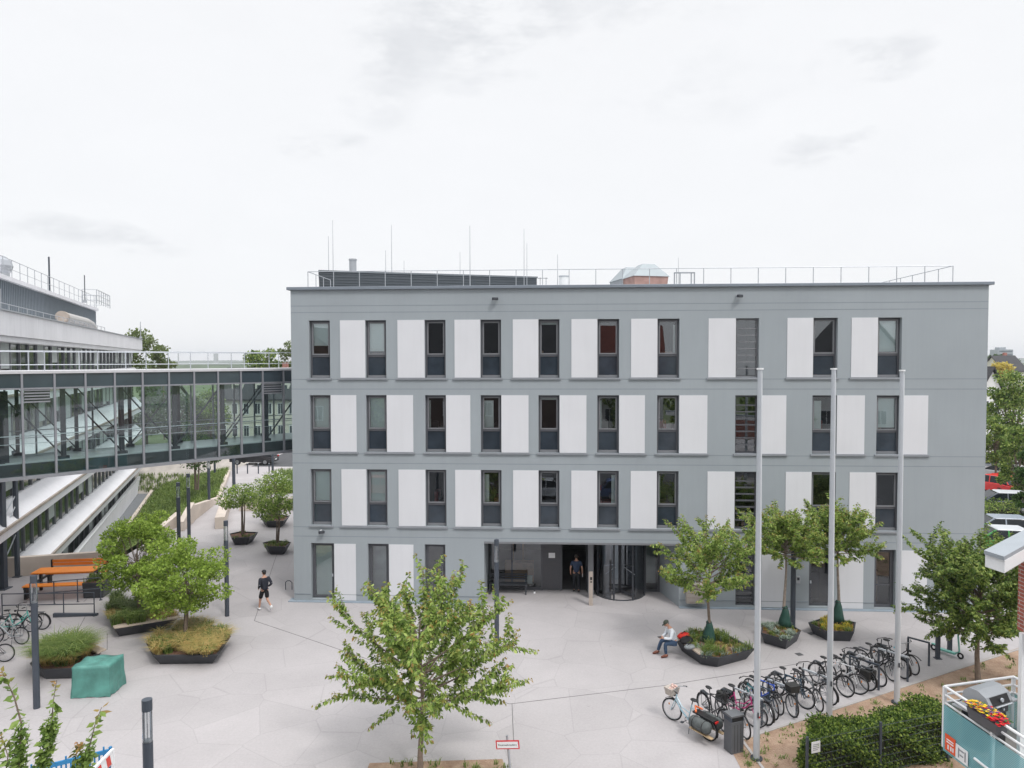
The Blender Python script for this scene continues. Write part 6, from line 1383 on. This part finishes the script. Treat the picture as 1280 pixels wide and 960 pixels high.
# ================================================================ PEOPLE
def skin_body(verts,edges,sub=2):
    me=bpy.data.meshes.new('s'); names=list(verts); me.from_pydata([verts[n][0] for n in names],[(names.index(a),names.index(b)) for a,b in edges],[])
    o=bpy.data.objects.new('s',me); COL.objects.link(o); o.modifiers.new('k','SKIN'); m=o.modifiers.new('u','SUBSURF'); m.levels=sub; m.render_levels=sub
    sk=me.skin_vertices[0].data
    for i,n in enumerate(names): r=verts[n][1]; sk[i].radius=(r,r); sk[i].use_root=(i==0)
    bpy.context.view_layer.update(); ev=o.evaluated_get(bpy.context.evaluated_depsgraph_get()); m2=bpy.data.meshes.new_from_object(ev)
    vs=[tuple(v.co) for v in m2.vertices]; fs=[tuple(p.vertices) for p in m2.polygons]; bpy.data.objects.remove(o); return vs,fs
def person(label,pos,rz,J,skin,clothes,hair,cat='person',hat=None,extra=None,face=0.0,look=0.0):
    # J: joints dict (local, facing +y). legs l/r: hip,knee,ankle,toe ; arms l/r: sho,elb,wri ; pelvis, waist, chest, neck, head
    e=empty('person',label,cat,tuple(pos),rz)
    v={'pelvis':(J['pelvis'],.12),'waist':(J['waist'],.115),'chest':(J['chest'],.14),'neck0':(J['neck'],.062),'neck1':(tuple(Vector(J['neck']).lerp(Vector(J['head']),.6)),.055)}
    E_=[('pelvis','waist'),('waist','chest'),('chest','neck0'),('neck0','neck1')]
    for s in 'lr':
        for n,r in (('hip',.088),('knee',.056),('ankle',.040),('toe',.034)): v[n+s]=(J[n+s],r)
        E_+=[('pelvis','hip'+s),('hip'+s,'knee'+s),('knee'+s,'ankle'+s),('ankle'+s,'toe'+s)]
        for n,r in (('sho',.060),('elb',.041),('wri',.028)): v[n+s]=(J[n+s],r)
        E_+=[('chest','sho'+s),('sho'+s,'elb'+s),('elb'+s,'wri'+s)]
        w=Vector(J['wri'+s]); d=(w-Vector(J['elb'+s])).normalized(); side=d.cross(Vector((1,0,0)) if abs(d.x)<.9 else Vector((0,1,0))).normalized()
        palm=w+d*.07; v['palm'+s]=(tuple(palm),.030); E_.append(('wri'+s,'palm'+s))
        cu=(side.cross(d)).normalized()*(.02 if s=='l' else -.02)
        for k in range(4):
            o_=side*(-.027+.018*k); ln=(.075,.085,.08,.062)[k]
            v['f%d%s'%(k,s)]=(tuple(palm+d*.035+o_*1.0),.0095); v['g%d%s'%(k,s)]=(tuple(palm+d*(.035+ln*.55)+o_*1.15+cu*.5),.0088); v['h%d%s'%(k,s)]=(tuple(palm+d*(.03+ln*.9)+o_*1.2+cu*1.6),.0075)
            E_+=[('palm'+s,'f%d%s'%(k,s)),('f%d%s'%(k,s),'g%d%s'%(k,s)),('g%d%s'%(k,s),'h%d%s'%(k,s))]
        v['t0'+s]=(tuple(w+d*.03-side*.035),.012); v['t1'+s]=(tuple(w+d*.075-side*.055+cu),.0095); E_+=[('wri'+s,'t0'+s),('t0'+s,'t1'+s)]
    vs,fs=skin_body(v,E_)
    g=MB(); g.v=list(vs); g.f=list(fs)
    H=Vector(J['head']); hb=MB(); Mh=Matrix.Translation(H)@Matrix.Rotation(look,4,'Z')@Matrix.Rotation(face,4,'X'); g.M=Mh
    g.ell((0,0,0),(.076,.096,.118),16,12,lambda d:1-.14*max(0,-d.z)*(1 if d.y<.3 else .4))
    g.ell((0,.096,-.012),(.013,.024,.026),8,6); 
    for s in (-1,1): g.ell((s*.076,-.005,-.005),(.012,.022,.032),8,6)
    g.ell((0,.086,-.058),(.026,.012,.008),8,6)
    g.build('body',skin,e,smooth=True)
    eb=MB(); eb.M=Mh; [eb.ell((s*.032,.086,.012),(.012,.008,.008),8,6) for s in (-1,1)]; eb.build('eyes',M_black,e,smooth=True)
    hh=MB(); hh.M=Mh; hh.ell((0,-.012,.028),(.086,.102,.108),16,10,lambda d:1.0 if (d.z>.1 or d.y<-.1) else .86); hh.build('hair',hair,e,smooth=True)
    if hat: 
        hh=MB(); hh.M=Mh; hh.ell((0,-.008,.05),(.094,.112,.088),16,10,lambda d:1 if d.z>-.15 else .8); hh.build('cap',hat,e,smooth=True)
        hh=MB(); hh.M=Mh; hh.ell((0,.115,.045),(.062,.06,.010),12,6); hh.build('cap_brim',hat,e,smooth=True)
    for nm,m,joints,edges,ex,sub in clothes:
        vv={n:(r[0],r[1]) for n,r in joints.items()}; vs,fs=skin_body(vv,edges); g=MB(); g.v=vs; g.f=fs; g.build(nm,m,e,smooth=True)
    return e
def mixp(a,b,t): return tuple(Vector(a).lerp(Vector(b),t))
def top_clothes(J,sleeve=1.0,hem=.02,w=1.0):
    j={'waist':(J['waist'],.138*w),'hem':(mixp(J['waist'],J['pelvis'],.9),.142*w),'chest':(J['chest'],.160*w),'nk':(mixp(J['chest'],J['neck'],.75),.085)}
    ed=[('waist','hem'),('waist','chest'),('chest','nk')]
    for s in 'lr':
        j['sho'+s]=(J['sho'+s],.078); 
        if sleeve<=.5: j['elb'+s]=(mixp(J['sho'+s],J['elb'+s],sleeve*2),.062); ed+=[('chest','sho'+s),('sho'+s,'elb'+s)]
        else: j['elb'+s]=(J['elb'+s],.058); j['wri'+s]=(mixp(J['elb'+s],J['wri'+s],(sleeve-.5)*2),.045); ed+=[('chest','sho'+s),('sho'+s,'elb'+s),('elb'+s,'wri'+s)]
    return j,ed
def leg_clothes(J,full=True):
    j={'pelvis':(J['pelvis'],.138),'waist':(mixp(J['pelvis'],J['waist'],.5),.130)}; ed=[('pelvis','waist')]
    for s in 'lr':
        j['hip'+s]=(J['hip'+s],.105); ed.append(('pelvis','hip'+s))
        if full: j['knee'+s]=(J['knee'+s],.078); j['ankle'+s]=(mixp(J['knee'+s],J['ankle'+s],.94),.058); ed+=[('hip'+s,'knee'+s),('knee'+s,'ankle'+s)]
        else: j['knee'+s]=(mixp(J['hip'+s],J['knee'+s],.88),.095); ed+=[('hip'+s,'knee'+s)]
    return j,ed
def shoes(J,m,e):
    for s in 'lr':
        a=Vector(J['ankle'+s]); t=Vector(J['toe'+s]); d=(t-a); 
        part('shoe',m,e,lambda g:g.tube([a-d*.45+Vector((0,0,-.03)),a+Vector((0,0,-.015)),a+d*.6+Vector((0,0,.0)),t+d*.25],[.035,.056,.050,.030],10),smooth=True)
SK=mat('skin_tone',(.50,.28,.20),.55,.05); HR=mat('hair_dark',(.025,.018,.014),.7,.2,20); HR2=mat('hair_grey',(.22,.2,.19),.7,.2,20)
def standing(stride=0.0,h=1.0,larm=.25,rarm=-.25):
    J={'pelvis':(0,0,.95),'waist':(0,.01,1.10),'chest':(0,.02,1.33),'neck':(0,.01,1.50),'head':(0,.03,1.66),
       'hipl':(-.10,0,.90),'hipr':(.10,0,.90),'kneel':(-.11,stride*.35+.03,.49),'kneer':(.11,-stride*.25+.06,.49),
       'anklel':(-.11,stride*.62,.08+max(0,-stride)*.1),'ankler':(.11,-stride*.75,.08+max(0,stride)*.22),
       'shol':(-.19,.0,1.42),'shor':(.19,.0,1.42),'elbl':(-.27,-larm*.3-.02,1.14),'elbr':(.27,-rarm*.3-.02,1.14),'wril':(-.27,larm*.4+.05,.92),'wrir':(.27,rarm*.4+.05,.92)}
    for s in 'lr': a=J['ankle'+s]; J['toe'+s]=(a[0],a[1]+.15,a[2]-.045)
    return J
# walking man seen from behind
J=standing(.5,1,.3,.35); J['ankler']=(.11,-.42,.30); J['toer']=(.11,-.36,.16); J['kneer']=(.11,.0,.50); J['elbl']=(-.27,-.12,1.17); J['elbr']=(.27,-.12,1.17); J['wril']=(-.22,.08,1.02); J['wrir']=(.22,.10,1.02)
M_nav=mat('navy_jacket',(.012,.014,.024),.7,.2,8,bump=.3,bscale=8); M_shorts=mat('black_shorts',(.008,.008,.010),.8,.1)
j1,e1_=top_clothes(J,1.0,w=1.08); j2,e2_=leg_clothes(J,False)
e=person('person walking away in dark jacket with white sleeve stripes, shorts and cap',G(331,764),R(42),J,SK,[('jacket',M_nav,j1,e1_,0,2),('shorts',M_shorts,j2,e2_,0,2)],HR,hat=mat('dark_cap',(.02,.02,.025),.7,.1))
shoes(J,M_white,e)
for s in 'lr':
    part('sleeve_stripe',M_white,e,lambda g:g.tube([mixp(J['elb'+s],J['sho'+s],.10),mixp(J['elb'+s],J['sho'+s],.30)],[.050,.054],12),smooth=True)
part('earphone',M_white,e,lambda g:g.ell((.08,.03,1.65),(.008,.01,.01),6,4))
# man at the door
J=standing(.12,1,.05,.05); j1,e1_=top_clothes(J,.36); j2,e2_=leg_clothes(J,True)
dp=FL(FR(720.5,738,RB+.35),0,RB+.3)+F0; dp.z=0.01
e=person('person in dark blue polo shirt entering through the open glass door',dp,R(-8),J,SK,[('polo_shirt',mat('blue_polo',(.03,.05,.10),.8,.15,8),j1,e1_,0,2),('trousers',mat('dark_trousers',(.012,.014,.02),.8,.1),j2,e2_,0,2)],HR)
shoes(J,M_black,e)
e2=empty('paper_sheets','white folded papers held by the person in the doorway','papers',tuple(dp+Vector((.30,.12,.80))),R(-8)); part('sheet',M_white,e2,lambda g:g.box((0,0,-.02),(.02,.20,.15))); part('cover_sheet',M_dark,e2,lambda g:g.box((-.016,0,-.02),(.01,.21,.12)))
# seated man, facing left (local +y = forward), leaning forward over a phone
J={'pelvis':(0,0,.50),'waist':(0,.04,.66),'chest':(0,.14,.88),'neck':(0,.21,1.05),'head':(0,.31,1.18),
   'hipl':(-.10,.04,.50),'hipr':(.10,.04,.50),'kneel':(-.17,.44,.50),'kneer':(.19,.42,.50),'anklel':(-.17,.40,.09),'ankler':(.22,.56,.09),
   'shol':(-.19,.16,.97),'shor':(.19,.16,.97),'elbl':(-.24,.25,.70),'elbr':(.24,.25,.70),'wril':(-.07,.46,.68),'wrir':(.08,.45,.68)}
for s in 'lr': a=J['ankle'+s]; J['toe'+s]=(a[0],a[1]+.15,a[2]-.045)
j1,e1_=top_clothes(J,1.0); j2,e2_=leg_clothes(J,True)
sp_=G(843,803,.46); sp_.z=0
Mj=mat('blue_jeans',(.035,.065,.12),.85,.2,6)
e=person('person in white shirt, jeans and olive cap sitting on the planter edge with a phone',(sp_.x,sp_.y,0),R(102),J,SK,[('shirt',mat('white_shirt',(.66,.70,.74),.8,.05,6,bump=.3,bscale=7),j1,e1_,0,2),('jeans',Mj,j2,e2_,0,2)],HR2,hat=mat('olive_cap',(.05,.06,.045),.8,.1),face=R(-35))
shoes(J,mat('brown_shoe',(.16,.05,.03),.5,.1),e)
ph=Matrix.Rotation(R(102),3,'Z')@Vector((0,.60,.70))+Vector((sp_.x,sp_.y,0))
e2=empty('phone','black phone held by the person sitting on the planter','phone',tuple(ph),R(102)); part('case',M_black,e2,lambda g:g.box((0,-.02,.01),(.075,.15,.01)),.003); part('screen',mat('phone_screen',(.02,.03,.04),.1,.05),e2,lambda g:g.box((0,-.02,.017),(.068,.135,.002)))
# person behind the left tree
J=standing(.1,1,.1,.1); j1,e1_=top_clothes(J,1.0); j2,e2_=leg_clothes(J,True)
e=person('person in grey patterned jacket and jeans half hidden behind the left planter trees',G(178,757),R(150),J,SK,[('jacket',mat('grey_jacket',(.10,.115,.16),.8,.5,14),j1,e1_,0,2),('jeans',Mj,j2,e2_,0,2)],HR2,hat=mat('grey_cap',(.25,.26,.3),.8,.1)); shoes(J,M_dark,e)
# bags beside the seated man
def bag(px,py,label,col,dims,nm='bag'):
    P=G(px,py,.48); P.z=.485; e=empty(nm,label,'bag',tuple(P),R(30)); m=mat('fabric_'+label.split()[0]+label.split()[1],col,.75,.25,10,bump=.6,bscale=9)
    part('bag_body',m,e,lambda g:g.ell((0,0,dims[2]*.45),(dims[0]/2,dims[1]/2,dims[2]/2),14,9,lambda d:1+.10*math.sin(d.x*7+d.y*5)),smooth=True); part('strap',M_black,e,lambda g:g.tube([(-dims[0]*.3,0,dims[2]*.8),(0,0,dims[2]*1.15),(dims[0]*.3,0,dims[2]*.8)],.015,6)); return e
bag(855,798,'red folded jacket lying on the planter seat beside the seated man',(.62,.03,.02),(.55,.36,.22),'jacket')
bag(858,804,'black backpack lying on the planter seat below the red jacket',(.012,.012,.014),(.55,.40,.24),'backpack')
bag(862,811,'grey bag on the wooden planter seat nearest the camera',(.22,.24,.25),(.42,.32,.16),'bag')
# pedestrian with pushchair-like small figure on right path
# ================================================================ WORLD, SUN, CAMERA
w=bpy.data.worlds.new('World'); S.world=w; w.use_nodes=True; n=w.node_tree; N=n.nodes; L=n.links; N.clear()
out=N.new('ShaderNodeOutputWorld'); bg=N.new('ShaderNodeBackground'); bg2=N.new('ShaderNodeBackground'); add=N.new('ShaderNodeAddShader')
SUN_EL=R(52); SUN_AZ=R(145)
sky=N.new('ShaderNodeTexSky'); sky.sky_type='NISHITA'; sky.sun_disc=False; sky.sun_elevation=SUN_EL; sky.sun_rotation=SUN_AZ; sky.dust_density=3
L.new(sky.outputs[0],bg.inputs[0]); bg.inputs[1].default_value=.008
tc=N.new('ShaderNodeTexCoord'); sx=N.new('ShaderNodeSeparateXYZ'); L.new(tc.outputs['Generated'],sx.inputs[0])
# overcast luminance gradient: brighter towards the zenith
zr=N.new('ShaderNodeValToRGB'); zr.color_ramp.elements[0].position=.45; zr.color_ramp.elements[0].color=(.385,.385,.385,1); zr.color_ramp.elements[1].position=1.0; zr.color_ramp.elements[1].color=(1,1,1,1)
L.new(sx.outputs[2],zr.inputs[0])
no=N.new('ShaderNodeTexNoise'); no.inputs['Scale'].default_value=6; no.inputs['Detail'].default_value=9; no.inputs['Roughness'].default_value=.62
mp_=N.new('ShaderNodeMapping'); mp_.inputs['Scale'].default_value=(1,1,2.6); L.new(tc.outputs['Generated'],mp_.inputs[0]); L.new(mp_.outputs[0],no.inputs['Vector'])
# drifting grey cloud patches: soft blobs around chosen sky directions, broken up by noise
blobs=[(590,20,9,5.5,1.0),(500,70,5,3.5,.8),(640,40,7,4,.8),(395,182,4.5,1.6,.8),(1085,78,4.5,1.3,.9),(1050,186,5.5,1.5,.8),(120,295,8,1.3,.7),(800,15,8,3,.5),(480,120,4,3,.5),(860,110,9,3,.35)]
prev=None
wn=N.new('ShaderNodeTexNoise'); wn.inputs['Scale'].default_value=9; wn.inputs['Detail'].default_value=5; L.new(mp_.outputs[0],wn.inputs['Vector'])
wv=N.new('ShaderNodeVectorMath'); wv.operation='MULTIPLY_ADD'; wv.inputs[1].default_value=(.10,.10,.06); L.new(wn.outputs['Color'],wv.inputs[0]); 
sub_=N.new('ShaderNodeVectorMath'); sub_.operation='ADD'; sub_.inputs[1].default_value=(-.05,-.05,-.03); L.new(tc.outputs['Generated'],sub_.inputs[0]); L.new(sub_.outputs[0],wv.inputs[2])
for (bx,by,wx,wy,st) in blobs:
    d=ray(bx,by).normalized(); ax=Vector((d.y,-d.x,0)).normalized(); ay=d.cross(ax).normalized()
    v1=N.new('ShaderNodeVectorMath'); v1.operation='DOT_PRODUCT'; v1.inputs[1].default_value=tuple(ax/math.sin(R(wx))); L.new(wv.outputs[0],v1.inputs[0])
    v2=N.new('ShaderNodeVectorMath'); v2.operation='DOT_PRODUCT'; v2.inputs[1].default_value=tuple(ay/math.sin(R(wy))); L.new(wv.outputs[0],v2.inputs[0])
    v3=N.new('ShaderNodeVectorMath'); v3.operation='DOT_PRODUCT'; v3.inputs[1].default_value=tuple(d); L.new(wv.outputs[0],v3.inputs[0])
    p1=N.new('ShaderNodeMath'); p1.operation='MULTIPLY'; L.new(v1.outputs['Value'],p1.inputs[0]); L.new(v1.outputs['Value'],p1.inputs[1])
    p2=N.new('ShaderNodeMath'); p2.operation='MULTIPLY_ADD'; L.new(v2.outputs['Value'],p2.inputs[0]); L.new(v2.outputs['Value'],p2.inputs[1]); L.new(p1.outputs[0],p2.inputs[2])
    m1=N.new('ShaderNodeMapRange'); m1.inputs[1].default_value=0; m1.inputs[2].default_value=1; m1.inputs[3].default_value=st; m1.inputs[4].default_value=0; L.new(p2.outputs[0],m1.inputs[0])
    m0=N.new('ShaderNodeMath'); m0.operation='GREATER_THAN'; m0.inputs[1].default_value=0; L.new(v3.outputs['Value'],m0.inputs[0])
    m2=N.new('ShaderNodeMath'); m2.operation='MULTIPLY'; L.new(m1.outputs[0],m2.inputs[0]); L.new(m0.outputs[0],m2.inputs[1])
    if prev is None: prev=m2.outputs[0]
    else:
        a=N.new('ShaderNodeMath'); a.operation='MAXIMUM'; L.new(prev,a.inputs[0]); L.new(m2.outputs[0],a.inputs[1]); prev=a.outputs[0]
nr=N.new('ShaderNodeMapRange'); nr.inputs[1].default_value=.42; nr.inputs[2].default_value=.62; nr.interpolation_type='SMOOTHSTEP'; L.new(no.outputs['Fac'],nr.inputs[0])
cm=N.new('ShaderNodeMath'); cm.operation='MULTIPLY'; L.new(prev,cm.inputs[0]); L.new(nr.outputs[0],cm.inputs[1])
br=N.new('ShaderNodeMapRange'); br.inputs[1].default_value=.3; br.inputs[2].default_value=.7; br.inputs[3].default_value=.99; br.inputs[4].default_value=1.015; L.new(no.outputs['Fac'],br.inputs[0])
cl=N.new('ShaderNodeMix'); cl.data_type='RGBA'; cl.inputs[6].default_value=(.872,.88,.895,1); cl.inputs[7].default_value=(.68,.695,.72,1); L.new(cm.outputs[0],cl.inputs[0])
vm=N.new('ShaderNodeVectorMath'); vm.operation='SCALE'; L.new(cl.outputs[2],vm.inputs[0]); L.new(br.outputs[0],vm.inputs['Scale'])
zm=N.new('ShaderNodeMath'); zm.operation='MULTIPLY'; zm.inputs[1].default_value=2.75; L.new(zr.outputs[0],zm.inputs[0])
L.new(vm.outputs[0],bg2.inputs[0]); L.new(zm.outputs[0],bg2.inputs[1]); L.new(bg.outputs[0],add.inputs[0]); L.new(bg2.outputs[0],add.inputs[1]); L.new(add.outputs[0],out.inputs[0])
sl=bpy.data.lights.new('sun','SUN'); sl.energy=1.6; sl.angle=R(10); sl.color=(1,.97,.93); so=bpy.data.objects.new('sun',sl); COL.objects.link(so)
sd_=Vector((math.sin(SUN_AZ)*math.cos(SUN_EL),math.cos(SUN_AZ)*math.cos(SUN_EL),math.sin(SUN_EL))); so.rotation_euler=(-sd_).to_track_quat('-Z','Y').to_euler(); so.location=(0,-20,40)
# haze
if HAZE:
    g=MB(); g.hexa([(-4200,-420,LOW-2),(4700,-420,LOW-2),(4700,4200,LOW-2),(-4200,4200,LOW-2),(-4200,-420,60),(4700,-420,60),(4700,4200,60),(-4200,4200,60)])
    m=bpy.data.materials.new('haze_air'); m.use_nodes=True; q=m.node_tree; q.nodes.clear(); o_=q.nodes.new('ShaderNodeOutputMaterial'); pv=q.nodes.new('ShaderNodeVolumePrincipled'); pv.inputs['Color'].default_value=(.92,.95,1,1); pv.inputs['Density'].default_value=HAZE; q.links.new(pv.outputs[0],o_.inputs['Volume'])
    struct(g.build('haze',m),'stuff')
cd_=bpy.data.cameras.new('camera'); cd_.sensor_width=36; cd_.lens=FPX/1280*36; cd_.clip_end=9000; cd_.clip_start=.1
co=bpy.data.objects.new('camera',cd_); COL.objects.link(co)
co.matrix_world=Matrix(((rtv.x,upv.x,-fw.x,0),(rtv.y,upv.y,-fw.y,0),(rtv.z,upv.z,-fw.z,CAMH),(0,0,0,1))); S.camera=co
S.view_settings.view_transform='Standard'; S.view_settings.look='None'; S.view_settings.exposure=0; S.view_settings.gamma=1; S.view_settings.use_curve_mapping=False
S.render.engine='CYCLES'; S.render.resolution_x=1024; S.render.resolution_y=768
S.cycles.transparent_max_bounces=24; S.cycles.max_bounces=8
